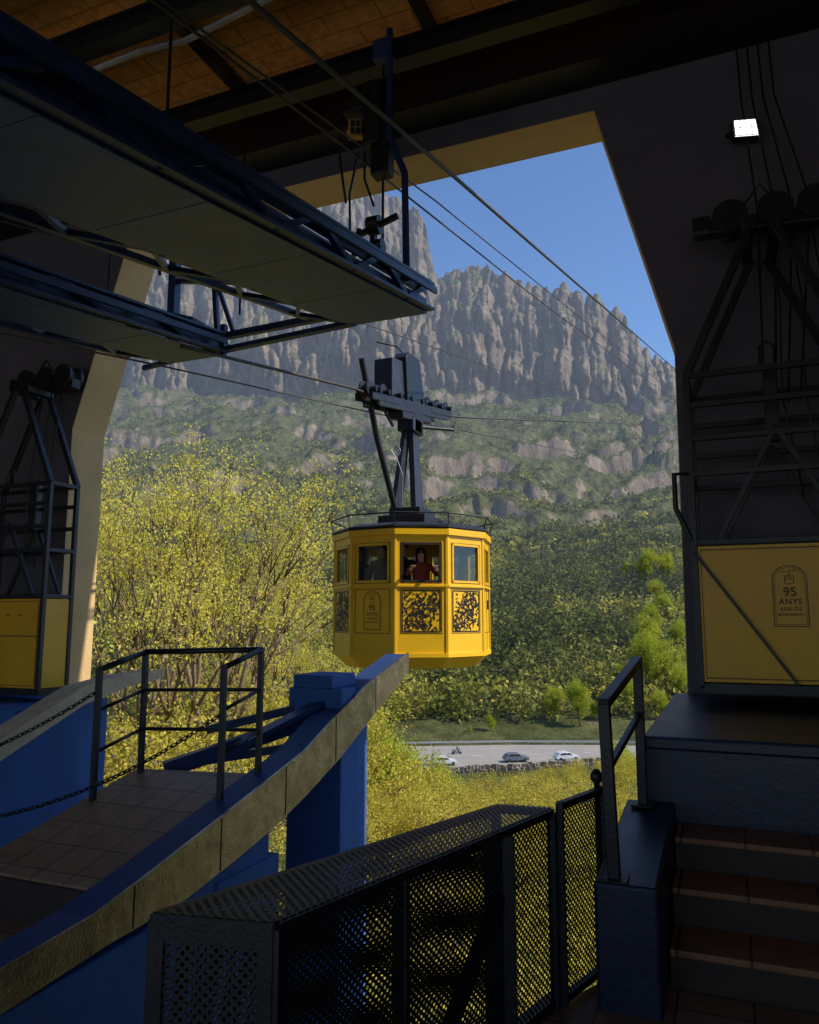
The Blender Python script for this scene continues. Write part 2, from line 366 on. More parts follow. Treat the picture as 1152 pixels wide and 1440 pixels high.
def crown_pts(n,base,h,r,k,flat=.8):
    p=RNG.normal(size=(n,k,3));p/=np.linalg.norm(p,axis=2)[:,:,None]
    p*=RNG.uniform(.45,1,(n,k,1))**.6
    lump=1+.28*np.sin(p[:,:,0:1]*5+RNG.uniform(0,6,(n,1,1)))*np.cos(p[:,:,1:2]*4+RNG.uniform(0,6,(n,1,1)))
    p*=lump
    p[:,:,0]*=r[:,None];p[:,:,1]*=r[:,None];p[:,:,2]*=(h*.5)[:,None]
    p+=base[:,None,:];p[:,:,2]+=(h*.5)[:,None]
    return p.reshape(-1,3)
def slope_at(a,d):
    return np.abs(ground(a,np.minimum(d+3,803))-ground(a,np.minimum(d,800)-3))/6
a,d=scatter(26000,-.62,.62,320,820,1.3)
msk=(fbm(a*d/34,d/34,o=4,seed=77)>-.10-np.clip((500-d)/400,0,.4))&((slope_at(a,d)<.75)|(RNG.random(len(a))<.10))
a,d=a[msk],d[msk];h=RNG.uniform(1.5,4.2,len(a))*np.where(RNG.random(len(a))<.12,1.6,1)
base=fw(a,d,ground(a,np.minimum(d,800))-.5)
pick=RNG.random(len(a))
for mk,mt in ((pick<.55,'leafD'),((pick>=.55)&(pick<.88),'leafM'),(pick>=.88,'leafO')):
    pts=crown_pts(mk.sum(),base[mk],h[mk],h[mk]*.6,11)
    me=quadmesh('scrub_vegetation',leafquads(pts,np.repeat(h[mk]*.24,11),.3,.8),mt)
    o=bpy.data.objects.new('scrub_vegetation',me);COL.objects.link(o);o['kind']='stuff'
a,d=scatter(4200,-.62,.62,172,360,1.4)
h=RNG.uniform(4.0,10,len(a));base=fw(a,d,ground(a,d)-1)
cl=fbm(a*d/30,d/30,o=2,seed=88)+RNG.normal(size=len(a))*.25+np.clip(a-.1,0,.3)*1.2
for mk,mt in ((cl<.08,'leafD'),((cl>=.08)&(cl<.42),'leafM'),(cl>=.42,'leafO')):
    pts=crown_pts(mk.sum(),base[mk],h[mk],h[mk]*.40,70)
    me=quadmesh('woodland',leafquads(pts,np.repeat(h[mk]*.07,70),.3,.8),mt)
    o=bpy.data.objects.new('woodland',me);COL.objects.link(o);o['kind']='stuff'
a,d=scatter(2600,-.62,.62,24,108,1.3)
h=RNG.uniform(1.0,3.4,len(a));base=fw(a,d,ground(a,d)-.3)
pts=crown_pts(len(a),base,h,h*.6,70)
me=quadmesh('undergrowth',leafquads(pts,np.repeat(.05+h*.03,70),.2,.6),'leafU');o=bpy.data.objects.new('undergrowth',me);COL.objects.link(o);o['kind']='stuff'
# ------------------------------------------------------------------ trees
def make_tree(seed,H,spread,nleaf,lsize,leafmat,bark,trunk=.30,depth=5,fork=3,crad=.05,thick=.018,fill=0):
    rnd=random.Random(seed);mb=MB();tips=[]
    def grow(p,d,L,r,k):
        pts=[p];q=p;dd=d
        ns=3 if k>1 else 2
        for i in range(ns):
            dd=(dd+Vector((rnd.uniform(-1,1),rnd.uniform(-1,1),rnd.uniform(-.3,.7)))*.13).normalized()
            q=q+dd*(L/ns);pts.append(q)
        r1=r*.66
        mb.tube(pts,[r+(r1-r)*i/ns for i in range(ns+1)],8 if k>=4 else (5 if k>1 else 4))
        if k<=2:
            tips.append(pts[1])
        if k==0:
            tips.append(q);return
        nb=fork if k<depth else fork+1
        ph=rnd.uniform(0,6.28)
        for j in range(nb):
            an=ph+6.283*j/nb+rnd.uniform(-.5,.5)
            tilt=rnd.uniform(.25,.62)*spread*(1.0 if j else .45)
            ax=dd.orthogonal().normalized();ax.rotate(Quaternion(dd,an))
            nd=(dd*math.cos(tilt)+ax*math.sin(tilt)).normalized();nd=(nd+Vector((0,0,.10))).normalized()
            grow(q,nd,L*rnd.uniform(.62,.88),r1*rnd.uniform(.6,.85),k-1)
    grow(Vector((0,0,0)),Vector((rnd.uniform(-.08,.08),rnd.uniform(-.08,.08),1)).normalized(),H*trunk,H*thick,depth)
    zs=max(t.z for t in tips);sc_=H/zs
    mb.v=[(v[0]*sc_,v[1]*sc_,v[2]*sc_) for v in mb.v]
    T=np.array([tuple(t) for t in tips])*sc_
    c=T[RNG.integers(0,len(T),nleaf)]+RNG.normal(size=(nleaf,3))*H*crad*np.array([1,1,.8])
    if fill:
        # leafy sub-clumps spread over an uneven crown volume
        nk=34;ck=RNG.normal(size=(nk,3));ck/=np.linalg.norm(ck,axis=1)[:,None];ck*=RNG.uniform(.35,1,(nk,1))
        ck*=np.array([.30*H,.30*H,.36*H]);ck[:,2]+=.56*H
        rk_=RNG.uniform(.05,.12,nk)*H
        ii=RNG.integers(0,nk,fill);dv=RNG.normal(size=(fill,3));dv/=np.linalg.norm(dv,axis=1)[:,None];dv*=RNG.uniform(.3,1,(fill,1))**.5
        c=np.vstack([c,ck[ii]+dv*rk_[ii][:,None]])
    me2=quadmesh('crown',leafquads(c,lsize),leafmat)
    tm=bpy.data.meshes.new('trunk');tm.from_pydata(mb.v,[],mb.f);tm.update();tm.materials.append(M[bark])
    for p in tm.polygons:p.use_smooth=True
    return tm,me2
PROT={}
def place_tree(proto,a,d,ztop,label,group=None,zb=None,rot=None,sx=1.0):
    tm,cm,H=PROT[proto]
    zb=float(ground(np.array([a]),np.array([float(d)]))[0])-.3 if zb is None else zb
    s=(ztop-zb)/H
    e=thing('tree',label,'tree',group=group)
    e.location=(a*d*RX+d*FX,a*d*RY+d*FY,zb);e.scale=(s*sx,s*sx,s);e.rotation_euler=(0,0,random.uniform(0,6.28) if rot is None else rot)
    for nm,mm in (('trunk',tm),('crown',cm)):
        o=bpy.data.objects.new(nm,mm);COL.objects.link(o);o.parent=e
    return e
PROT['bigY']=(*make_tree(3,20,1.0,14500,.056,'leafY','barklight',.26,5,3,.012,.024),20)
PROT['bigY2']=(*make_tree(5,18,1.0,11500,.056,'leafY','barklight',.24,5,3,.013,.024),18)
PROT['midY']=(*make_tree(8,8,1.15,9000,.060,'leafU','barklight',.22,4,3,.045),8)
PROT['midG']=(*make_tree(9,9,.9,4000,.10,'leafG','bark',.18,4,3,.05,.018,9000),9)
PROT['midG2']=(*make_tree(14,9,1.0,4000,.11,'leafG','bark',.16,4,3,.05,.018,9000),9)
def zt(y,d):
    b=(720-y)/1080.;return 1.6+d*(.1375+b*.9905)/(.9905-b*.1375)
def aa(x,y=850):
    b=(720-y)/1080.;return (x-576)/1080./(.9905-b*.1375)
YL='tall bare-limbed tree with thin yellow spring leaves'
for p,x,d,yt,sx in (('bigY',268,31,600,.92),('bigY2',160,30,640,.8),('bigY2',385,48,760,.8),('bigY',60,36,610,.9),('bigY2',440,54,870,.8)):
    place_tree(p,aa(x),d,zt(yt,d),YL,'yellow trees beside the station',sx=sx)
for x,d,yt in ((560,52,1105),(600,60,1090),(650,64,1105),(700,70,1095),(745,80,1090),(790,84,1082),(835,88,1072),(880,92,1060),(530,40,1130),(575,38,1120),(640,42,1135),(700,48,1120),(760,50,1110),(830,60,1095),(250,26,1010),(330,30,985),(180,24,1030),(420,42,1000),(480,50,985)):
    place_tree('midY',aa(x,1050),d,zt(yt,d),'low spreading yellow-leaved tree below the station','yellow trees in the valley')
for x,d,yt,p in ((545,62,1000,'midG'),(690,165,1005,'midG2'),(660,165,1020,'midG'),(775,172,965,'midG2'),(815,168,955,'midG'),(850,172,972,'midG2'),(905,190,885,'midG'),(938,186,900,'midG2'),(955,180,935,'midG'),(890,176,955,'midG2'),(930,172,970,'midG2'),(945,245,835,'midG2'),(912,292,772,'midG2'),(945,296,775,'midG'),(930,275,815,'midG2'),(965,170,990,'midG'),(730,170,1015,'midG2'),(755,230,925,'midG'),(870,240,880,'midG'),(885,300,790,'midG2'),(925,230,850,'midG2'),(955,215,870,'midG'),(870,190,930,'midG2'),(910,210,865,'midG2'),(600,70,1062,'midG'),(575,66,1050,'midG2'),(868,98,1040,'midG'),(835,172,985,'midG')):
    place_tree(p,aa(x,950),d,zt(yt,d),'fresh green leafy tree near the road','green trees by the road',sx=.85)
# ------------------------------------------------------------------ road
far=[(-110,108),(-85,122),(-59.9,135),(-40,145.5),(-21,153),(0,157),(25,158)]
near=[(-95,86),(-70,102),(-50.4,113.5),(-34,125),(-19.3,138),(0,146),(27,149)]
g=MB();vs=[(x,y,-22) for x,y in far]+[(x,y,-22) for x,y in near];n=len(far)
g.add(vs,[(i,i+1,n+i+1,n+i) for i in range(n-1)]);o=g.obj('road','asphalt');o['kind']='structure'
g=MB()
mid=[((f[0]+q[0])/2,(f[1]+q[1])/2) for f,q in zip(far,near)]
for k in range(n-1):
    for j in range(6):
        t0=j/6;t1=t0+.08
        p=[mid[k][i]*(1-t0)+mid[k+1][i]*t0 for i in (0,1)];q=[mid[k][i]*(1-t1)+mid[k+1][i]*t1 for i in (0,1)]
        g.add([(p[0],p[1]-.1,-21.99),(q[0],q[1]-.1,-21.99),(q[0],q[1]+.1,-21.99),(p[0],p[1]+.1,-21.99)],[(0,1,2,3)])
o=g.obj('road_marking','white');o['kind']='structure'
g=MB()
for k in range(n-1):
    g.bar((*far[k],-21.35),(*far[k+1],-21.35),.06,.35)
    for j in range(6):
        t=j/6;x=far[k][0]*(1-t)+far[k+1][0]*t;y=far[k][1]*(1-t)+far[k+1][1]*t;g.bar((x,y,-22),(x,y,-21.3),.12,.12)
top(g.obj('guardrail','rail'),'galvanised crash barrier along the outer road edge','barrier')
rr=random.Random(4);g=MB()
for k in range(n-1):
    L=math.dist(near[k],near[k+1]);m_=int(L/.62)
    for j in range(m_):
        t=j/m_;x=near[k][0]*(1-t)+near[k+1][0]*t;y=near[k][1]*(1-t)+near[k+1][1]*t
        for r_ in range(4):
            s=rr.uniform(.38,.6);cx,cy,cz=x+rr.uniform(-.3,.3),y-r_*.2+rr.uniform(-.15,.15),-22.0-r_*.62+rr.uniform(-.15,.15)
            vs=[(cx+s*dx*rr.uniform(.6,1.1),cy+s*dy*rr.uniform(.6,1.1),cz+s*dz*rr.uniform(.5,.95)) for dx in(-1,1) for dy in(-1,1) for dz in(-1,1)]
            g.add(vs,[(0,1,3,2),(4,6,7,5),(0,4,5,1),(2,3,7,6),(0,2,6,4),(1,5,7,3)])
top(g.obj('stone_wall','stone'),'rough boulder retaining wall under the road edge','wall')
def car(x,y,z,yaw,colmat,label):
    e=thing('parked_car',label,'car',group='cars parked beside the road')
    prof=[(-2.1,.35),(-2.15,.75),(-1.9,.95),(-1.5,1.35),(-.9,1.45),(.3,1.43),(.95,1.0),(1.9,.85),(2.1,.65),(2.1,.35)]
    b=MB().prism([(px,-.85,pz) for px,pz in prof],(0,1.7,0));bo=b.obj('body',colmat,e,bevel=.08)
    wv=MB()
    for s in(-.856,.856):
        wv.add([(-1.55,s,1.0),(-1.3,s,1.3),(-.35,s,1.36),(-.35,s,1.0)],[(0,1,2,3)]);wv.add([(-.28,s,1.0),(-.28,s,1.36),(.25,s,1.34),(.75,s,1.0)],[(0,1,2,3)])
    wv.add([(.36,-.7,1.41),(.36,.7,1.41),(.93,.74,1.045),(.93,-.74,1.045)],[(0,1,2,3)])
    wv.obj('window','ink',e)
    for wx in(-1.35,1.3):
        for s in(-.8,.8):
            MB().tube([(wx,s-.1,.32),(wx,s+.1,.32)],.32,16).obj('wheel','tyre',e)
    e.location=(x,y,z);e.rotation_euler=(0,0,yaw)
M['carw']=paint('white_car',(.6,.62,.65),.3);M['carb']=paint('grey_car',(.12,.14,.18),.3)
car(-44.5,121.5,-22,.55,'carw','silver hatchback parked beside the road')
car(-34.5,129,-22,.6,'carb','dark grey hatchback parked beside the road')
car(-27,133.5,-22,.65,'carw','silver hatchback parked beside the road')
# ------------------------------------------------------------------ people
def person(loc,yaw,H,shirt,label,sit=False,arm=0.0,glasses=False,hairlong=False,name='person'):
    k=H/1.7
    V=[];E=[];Rr=[]
    def v(p,r,parent=None):
        V.append(Vector(p)*k);Rr.append((r[0]*k,r[1]*k) if isinstance(r,tuple) else (r*k,r*k))
        if parent is not None:E.append((parent,len(V)-1))
        return len(V)-1
    pel=v((0,0,.93),(.15,.11));wa=v((0,0,1.08),(.13,.10),pel);ch=v((0,.0,1.28),(.16,.11),wa);nb=v((0,0,1.43),(.10,.08),ch);nk=v((0,0,1.49),.052,nb)
    hb=v((0,.015,1.555),(.062,.072),nk);hm=v((0,.015,1.615),(.075,.09),hb);ht=v((0,.005,1.675),(.06,.07),hm);ns=v((0,.105,1.60),.014,hm)
    for s in(-1,1):
        sh=v((s*.17,0,1.40),.055,ch)
        if arm:
            elb=v((s*.24,.14,1.20+.05*arm),.04,sh);wr=v((s*.20,.36,1.24+.1*arm),.027,elb)
        else:
            elb=v((s*.23,.0,1.12),.04,sh);wr=v((s*.24,.06,.88),.027,elb)
        dr=(V[wr]-V[elb]).normalized();pm=V[wr]/k+dr*.06
        pa=v(pm,(.034,.02),wr)
        for j,(o_,l_) in enumerate(((-.03,.055),(-.012,.075),(.008,.08),(.028,.068))):
            f1=v(pm+dr*.04+Vector((o_,0,-.005)),.009,pa);v(pm+dr*(.04+l_)+Vector((o_,0,-.03)),.008,f1)
        v(pm+dr*.02+Vector((-s*.05,0,.01)),.010,pa)
        hp=v((s*.09,0,.88),.085,pel)
        if sit:kn=v((s*.13,.40,.85),.06,hp);an=v((s*.13,.36,.48),.042,kn)
        else:kn=v((s*.10,.02,.50),.058,hp);an=v((s*.10,0,.09),.042,kn)
        v(V[an]/k+Vector((0,.14,-.04)),.035,an)
    me=bpy.data.meshes.new(name);me.from_pydata([tuple(p) for p in V],E,[]);tmp=bpy.data.objects.new('tmp',me);COL.objects.link(tmp)
    sm=tmp.modifiers.new('s','SKIN');
    for i,sv_ in enumerate(me.skin_vertices[0].data):sv_.radius=Rr[i];sv_.use_root=(i==0)
    ss=tmp.modifiers.new('u','SUBSURF');ss.levels=2
    dg=bpy.context.evaluated_depsgraph_get();bm_=bpy.data.meshes.new_from_object(tmp.evaluated_get(dg))
    bpy.data.objects.remove(tmp)
    bm_.materials.clear()
    for mt in('skin',shirt,'jeans'):bm_.materials.append(M[mt])
    for p in bm_.polygons:
        c=p.center/k;p.use_smooth=True
        if c.z>1.47 :p.material_index=0
        elif (arm and c.y>.33) or (not arm and abs(c.x)>.19 and c.z<.90 and not sit and c.z>.7):p.material_index=0
        elif c.z>.95:p.material_index=1
        else:p.material_index=2
    b=bpy.data.objects.new(name,bm_);COL.objects.link(b);top(b,label,'person')
    h=MB()
    vs=[];fs=[];n1,n2=7,14
    for i in range(n1+1):
        th=math.pi*.5*i/n1*1.15
        for j in range(n2):
            ph=2*math.pi*j/n2;fr=max(0,math.sin(ph))
            t2_=th*(1-.42*fr)
            zz=math.cos(t2_)*.10
            if hairlong and i==n1 and fr<.3:zz-=.14
            vs.append(((math.sin(t2_)*.088*math.cos(ph))*k,(.005+math.sin(t2_)*.108*math.sin(ph))*k,(1.625+zz)*k))
    for i in range(n1):
        for j in range(n2):fs.append((i*n2+j,i*n2+(j+1)%n2,(i+1)*n2+(j+1)%n2,(i+1)*n2+j))
    h.add(vs,fs);h.obj('hair','hair',b,True)
    if glasses:
        e=MB()
        for s in(-1,1):e.tube([(s*.033*k,.098*k,1.622*k),(s*.033*k,.106*k,1.622*k)],.026*k,12)
        e.bar((-.075*k,.09*k,1.632*k),(.075*k,.09*k,1.632*k),.01,.006);e.obj('sunglasses','ink',b)
    else:
        for s in(-1,1):
            MB().tube([(s*.03*k,.088*k,1.62*k),(s*.03*k,.1*k,1.62*k)],.011*k,8).obj('eye','ink',b)
    mo=MB().bar((-.022*k,.093*k,1.565*k),(.022*k,.093*k,1.565*k),.012,.007);mo.obj('mouth','shirtB',b)
    b.location=loc;b.rotation_euler=(0,0,yaw);return b
def scooter(x,y,z,yaw):
    e=thing('scooter','dark motor scooter on the road with a rider','scooter')
    MB().prism([(-.15,-.75,.5),(-.15,-.8,.8),(-.15,-.1,.75),(-.15,.1,.3),(-.15,.4,.28),(-.15,.5,.95),(-.15,.58,.95),(-.15,.6,.3),(-.15,.1,.18),(-.15,-.6,.3)],(.3,0,0)).obj('body','carb',e,bevel=.03)
    for yy in(-.6,.68):MB().tube([(-.05,yy,.25),(.05,yy,.25)],.25,16).obj('wheel','tyre',e)
    MB().tube([(-.32,.45,1.0),(0,.55,1.02),(.32,.45,1.0)],.02,6).obj('handlebar','black',e)
    e.location=(x,y,z);e.rotation_euler=(0,0,yaw)
scooter(-46,132,-22,-1.0)
person((-46+.1,132-.0,-22-.13),-1.0,1.72,'shirtA','person in dark jacket riding a scooter',sit=True,arm=-1)
# ------------------------------------------------------------------ station building
st=thing('cable_car_station','grey plaster cable car station hall open to the valley','building')
inn=[(-7.83,-12),(-7.80,4.05),(-6.95,6.70),(-1.02,6.70),(-.36,4.10),(-.39,.95),(-.39,-12)]
out=[(-14,-12),(-14,4.05),(-14,9.0),(4,9.0),(4,4.1),(4,.95),(4,-12)]
g=MB();vs=[];n=7
for y in(7.31,7.85):
    vs+=[(x,y,z) for x,z in inn]+[(x,y,z) for x,z in out]
fs=[]
for i in range(6):
    fs.append((i,i+1,n+i+1,n+i));fs.append((2*n+i,2*n+i+1,3*n+i+1,3*n+i));fs.append((n+i,n+i+1,3*n+i+1,3*n+i));fs.append((i,i+1,2*n+i+1,2*n+i))
g.add(vs,fs);g.obj('front_wall','wall',st)
g=MB();e_=.006
for i in range(6):
    (x0,z0),(x1,z1)=inn[i],inn[i+1]
    dx,dz=x1-x0,z1-z0;L=math.hypot(dx,dz);nx,nz=dz/L,-dx/L
    g.prism([(x0+nx*e_,7.315,z0+nz*e_),(x1+nx*e_,7.315,z1+nz*e_),(x1,7.315,z1),(x0,7.315,z0)],(0,.55,0))
g.obj('opening_reveal','cream',st)
g=MB();g.box(-14,4,7.852,7.88,9.0,9.4);g.obj('parapet_cap','wall',st)
MB().box(-14,-13.7,-4,7.3,-3,8).obj('side_wall','wall',st);MB().box(3.7,4,-4,7.3,-3,8).obj('side_wall','wall',st)
MB().box(-14,3.7,-4.3,-4,4.1,8).obj('rear_light_lintel','wall',st)  # unseen wall strip, its height set to limit light from the open rear
MB().box(-14,4,-4.3,8.4,7.75,8.0).obj('ceiling','ceiling',st)
for i,y in enumerate([6.35,5.3,4.35,3.3,2.2,1.1,.0,-1.2,-2.6]):
    z=7.02 if i==0 else 7.30
    g=MB();g.box(-13.6,3.7,y-.09,y+.09,z,z+.02);g.box(-13.6,3.7,y-.012,y+.012,z+.02,z+.22);g.box(-13.6,3.7,y-.09,y+.09,z+.22,z+.24)
    g.obj('roof_beam','darkmetal' if i else 'black',st)
for x in(-7.2,-4.9,-2.55,-.3):
    MB().box(x-.05,x+.05,-4,7.3,7.56,7.7).obj('roof_purlin','black',st)
MB().box(-13.6,3.7,6.9,7.3,6.95,7.7).obj('lintel_beam','black',st)
g=MB();g.prism([(-1.25,-4.3,-.25),(3.7,-4.3,-.25),(3.7,3.76,-.25),(-.6,3.76,-.25),(-.78,3.4,-.25),(-1.2,1.8,-.25)],(0,0,.25));g.obj('floor','tile',st)
for i,(y,z) in enumerate(((3.76,.17),(4.04,.34),(4.32,.50))):
    MB().box(-.33,3.7,y+.02,4.62-.002*i,z-.17,z-.032).obj('stair_riser','shaded_riser',st)
    MB().box(-.33,3.7,y-.012,4.62-.002*i,z-.03,z).obj('stair_tread','steptile',st,bevel=.006)
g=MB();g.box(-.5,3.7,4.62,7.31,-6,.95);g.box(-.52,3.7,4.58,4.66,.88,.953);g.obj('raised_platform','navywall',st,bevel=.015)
g=MB();g.prism([(-.60,3.46,-1),(-.60,3.46,.50),(-.60,4.62,.60),(-.60,4.62,-1)],(.26,0,0));g.obj('stair_curb','navywall',st,bevel=.015)
def rz(y):return .28+.25*(y-5.8)
g=MB();g.prism([(-5.1,4.1,rz(4.1)),(-5.05,5.7,rz(5.7)),(-3.72,5.82,rz(5.82)),(-3.72,4.1,rz(4.1))],(0,0,-.14))
g.obj('boarding_ramp','tile',st)
g=MB();g.box(-7,-3.75,2.0,4.12,-.55,-.42);g.obj('landing','tile',st)
g=MB();g.box(-7,-3.75,4.06,4.18,-.55,-.165);g.obj('landing_riser','shaded_riser',st)
g=MB();g.prism([(-5.05,4.2,-.4),(-5.05,5.65,-.02),(-5.05,5.65,-4),(-5.05,4.2,-4)],(1.2,0,0));g.obj('ramp_base','blue',st)
g=MB();g.strip([(2,-.5),(4.2,-.42),(5.18,-.25),(5.72,-.14)],[(2,-6),(4.2,-6),(5.18,-6),(5.72,-6)],-3.95,-3.64);g.box(-3.98,-3.62,5.0,5.85,-.9,-.35)
g.obj('dock_wall','blue',st,bevel=.01)
g=MB();g.box(-4.25,-3.64,6.98,7.30,-7,.90);g.box(-4.2,-3.645,7.30,7.59,-7,.80);g.box(-4.2,-3.75,6.98,7.5,.90,1.03);g.obj('guide_pillar','blue',st,bevel=.012)
g=MB();g.strip([(2,-.2),(4.4,0.02),(5.4,.28),(6.40,.70)],[(2,-4),(4.4,-4),(5.4,-4),(6.4,-4)],-6.7,-6.42);g.obj('dock_wall','blue',st,bevel=.01)
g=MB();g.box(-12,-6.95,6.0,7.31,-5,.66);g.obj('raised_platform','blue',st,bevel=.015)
g=MB()
for i in range(7):g.box(-3.4,-1.5,2.9-i*.3,3.2-i*.3,-3.2,-2.6+i*.16)
g.obj('lower_stair','steptile',st)
MB().box(-3.6,-1.2,-4,1.1,-3.2,-1.0).obj('lower_floor','tile',st)
# ------------------------------------------------------------------ dock guides
gt=[(8.63,1.20),(7.55,.93),(6.75,.65),(6.22,.43),(5.65,.29),(4.98,.13),(4.26,-.04),(3.75,-.15),(2.6,-.25),(1.5,-.35)]
gl=[(8.63,.97),(7.59,.55),(6.91,.26),(6.24,.03),(5.72,-.12),(5.18,-.23),(4.60,-.33),(3.9,-.36),(2.6,-.48),(1.5,-.58)]
e=thing('docking_guide','curved metal-faced docking guide rail on a blue pillar','guide rail')
MB().strip(gt,gl,-3.62,-3.60).obj('face_plate','steel',e)
MB().strip([(y,z-.02) for y,z in gt],[(y,z+.02) for y,z in gl],-3.9,-3.625).obj('rail_body','bluedark',e,bevel=.006)
for y in(4.1,5.0,5.9,6.8,7.7):
    zt_=float(np.interp(y,[p[0] for p in gt[::-1]],[p[1] for p in gt[::-1]]));zl_=float(np.interp(y,[p[0] for p in gl[::-1]],[p[1] for p in gl[::-1]]))
    MB().box(-3.6,-3.596,y-.004,y+.004,zl_+.01,zt_-.01).obj('plate_joint','black',e)
gt2=[(7.61,1.0),(7.0,.98),(6.38,.90),(5.38,.48),(4.4,.22),(3,.0)];gl2=[(7.61,.9),(7.0,.83),(6.38,.70),(5.38,.28),(4.4,.02),(3,-.2)]
e=thing('docking_guide','cream-faced docking guide rail over a blue wall','guide rail')
MB().strip(gt2,gl2,-6.42,-6.38).obj('face_plate','creamrail',e)
MB().strip([(y,z-.02) for y,z in gt2],[(y,z+.0) for y,z in gl2],-6.7,-6.43).obj('rail_body','creamrail',e)
e=thing('guide_brace','dark steel braces between ramp and blue pillar','brace')
g=MB();g.bar((-3.9,6.98,.62),(-4.9,5.9,.22),.12,.14);g.bar((-4.2,7.0,.68),(-4.9,6.5,.5),.06,.08);g.bar((-4.2,7.1,.3),(-5.3,6.6,.12),.06,.08);g.bar((-3.9,7.0,.75),(-4.3,6.3,.45),.18,.05)
g.obj('brace','navy',e)
# ------------------------------------------------------------------ railing on ramp
e=thing('railing','low dark steel tube railing around the end of the ramp','railing')
P=[(-4.98,5.12),(-4.95,5.64),(-3.80,5.77),(-3.82,5.27)]
for x,y in P:MB().bar((x,y,rz(y)-.02),(x,y,rz(y)+1.08),.045,.045).obj('post','black',e,bevel=.004)
g=MB()
for i in range(3):
    (x0,y0),(x1,y1)=P[i],P[i+1]
    for h,r_ in((1.06,.026),(.72,.016),(.38,.016)):
        g.tube([(x0,y0,rz(y0)+h),(x1,y1,rz(y1)+h)],r_,8)
g.obj('rail','black',e,True)
def chain(p0,p1,sag,lab):
    p0,p1=Vector(p0),Vector(p1);g=MB();N=int((p1-p0).length/.040)
    for i in range(N):
        t=(i+.5)/N;pt=lambda t:p0.lerp(p1,t)-Vector((0,0,sag*4*t*(1-t)))
        c=pt(t);d=(pt(min(1,t+.01))-pt(max(0,t-.01))).normalized();s=d.orthogonal().normalized()
        if i%2:s=d.cross(s)
        ring=[c+d*math.cos(q)*.030+s*math.sin(q)*.015 for q in [k*math.pi/4 for k in range(8)]]
        ring.append(ring[0]);g.tube(ring,.006,4)
    top(g.obj('chain','black'),lab,'chain')
chain((-4.98,5.12,1.0),(-6.4,4.0,.25),.12,'thin black chain hung from the railing post')
chain((-3.82,5.27,.85),(-5.75,4.0,.08),.22,'thin black chain sagging across the ramp')
# ------------------------------------------------------------------ mesh guard
e=thing('perforated_guard','black perforated steel guard box beside the walkway','barrier')
NL,NR,FRt,FLt=(-1.52,1.80),(-1.17,1.87),(-.75,3.41),(-.99,3.38)
def uvquad(name,quad,mat,parent,umax,vmax):
    me=bpy.data.meshes.new(name);me.from_pydata(quad,[],[(0,1,2,3)]);uv=me.uv_layers.new(name='UVMap')
    for i,(u,v) in enumerate(((0,0),(umax,0),(umax,vmax),(0,vmax))):uv.data[i].uv=(u,v)
    me.materials.append(M[mat]);o=bpy.data.objects.new(name,me);COL.objects.link(o);o.parent=parent;return o
H_=.80
L1=math.dist(NR,FRt)
uvquad('top_mesh',[(*NR,H_),(*FRt,H_),(*FLt,H_),(*NL,H_)],'perf',e,L1,.30)
uvquad('side_mesh',[(*NR,-.3),(*FRt,-.3),(*FRt,H_-.003),(*NR,H_-.003)],'perf',e,L1,H_+.3)
uvquad('side_mesh',[(*NL,-.3),(*FLt,-.3),(*FLt,H_-.003),(*NL,H_-.003)],'perf',e,L1,H_+.3)
uvquad('end_mesh',[(*NL,-.3),(*NR,-.3),(*NR,H_-.003),(*NL,H_-.003)],'perf',e,.36,H_+.3)
g=MB()
ins=lambda p:(p[0]+(-1.1-p[0])*.02,p[1]+(2.6-p[1])*.02)
for a_,b_ in((NL,NR),(NR,FRt),(FRt,FLt),(FLt,NL)):
    for h in(H_-.02,):g.bar((*ins(a_),h),(*ins(b_),h),.03,.03)
for p in(NL,NR,FRt,FLt):g.bar((*ins(p),-.3),(*ins(p),H_-.02),.035,.035)
dxe,dye=NR[0]-NL[0],NR[1]-NL[1]
def endp(t,z):return (NL[0]+dxe*t+.001,NL[1]+dye*t-.006,z)
for t0,t1,z0,z1 in((0,1,H_-.07,H_-.002),(0,.12,-.3,H_-.07),(.88,1,-.3,H_-.07)):
    g.add([endp(t0,z0),endp(t1,z0),endp(t1,z1),endp(t0,z1)],[(0,1,2,3)])
def onside(t,z,off=-.02):return (NR[0]+(FRt[0]-NR[0])*t+off,NR[1]+(FRt[1]-NR[1])*t,z)
g.bar(onside(.36,-.3),onside(.36,H_-.03),.05,.03);g.bar(onside(.40,.02),onside(.74,.55),.05,.03);g.bar(onside(.74,-.3),onside(.74,H_-.03),.12,.02)
g.bar(onside(0,.03),onside(1,.03),.05,.04)
g.obj('frame','black',e)
e=thing('perforated_gate','black perforated steel gate panel with round-knobbed post','gate')
EP=(-.61,3.83)
uvquad('panel_mesh',[(FRt[0]+.02,FRt[1]+.03,.03),(*EP,.03),(*EP,.80),(FRt[0]+.02,FRt[1]+.03,.80)],'perf',e,.42,.77)
g=MB();a_=(FRt[0]+.02,FRt[1]+.03)
for z in(.03,.80):g.bar((*a_,z),(*EP,z),.03,.03)
for p in(a_,EP):g.bar((*p,0),(*p,.815),.03,.03)
g.obj('frame','black',e)
g=MB();g.tube([(-.64,3.87,0),(-.64,3.87,.83)],.014,8);g.tube([(-.64,3.87,.82),(-.64,3.87,.835),(-.64,3.87,.86),(-.64,3.87,.885)],[.012,.03,.03,.012],12);g.obj('latch_post','black',e,True)
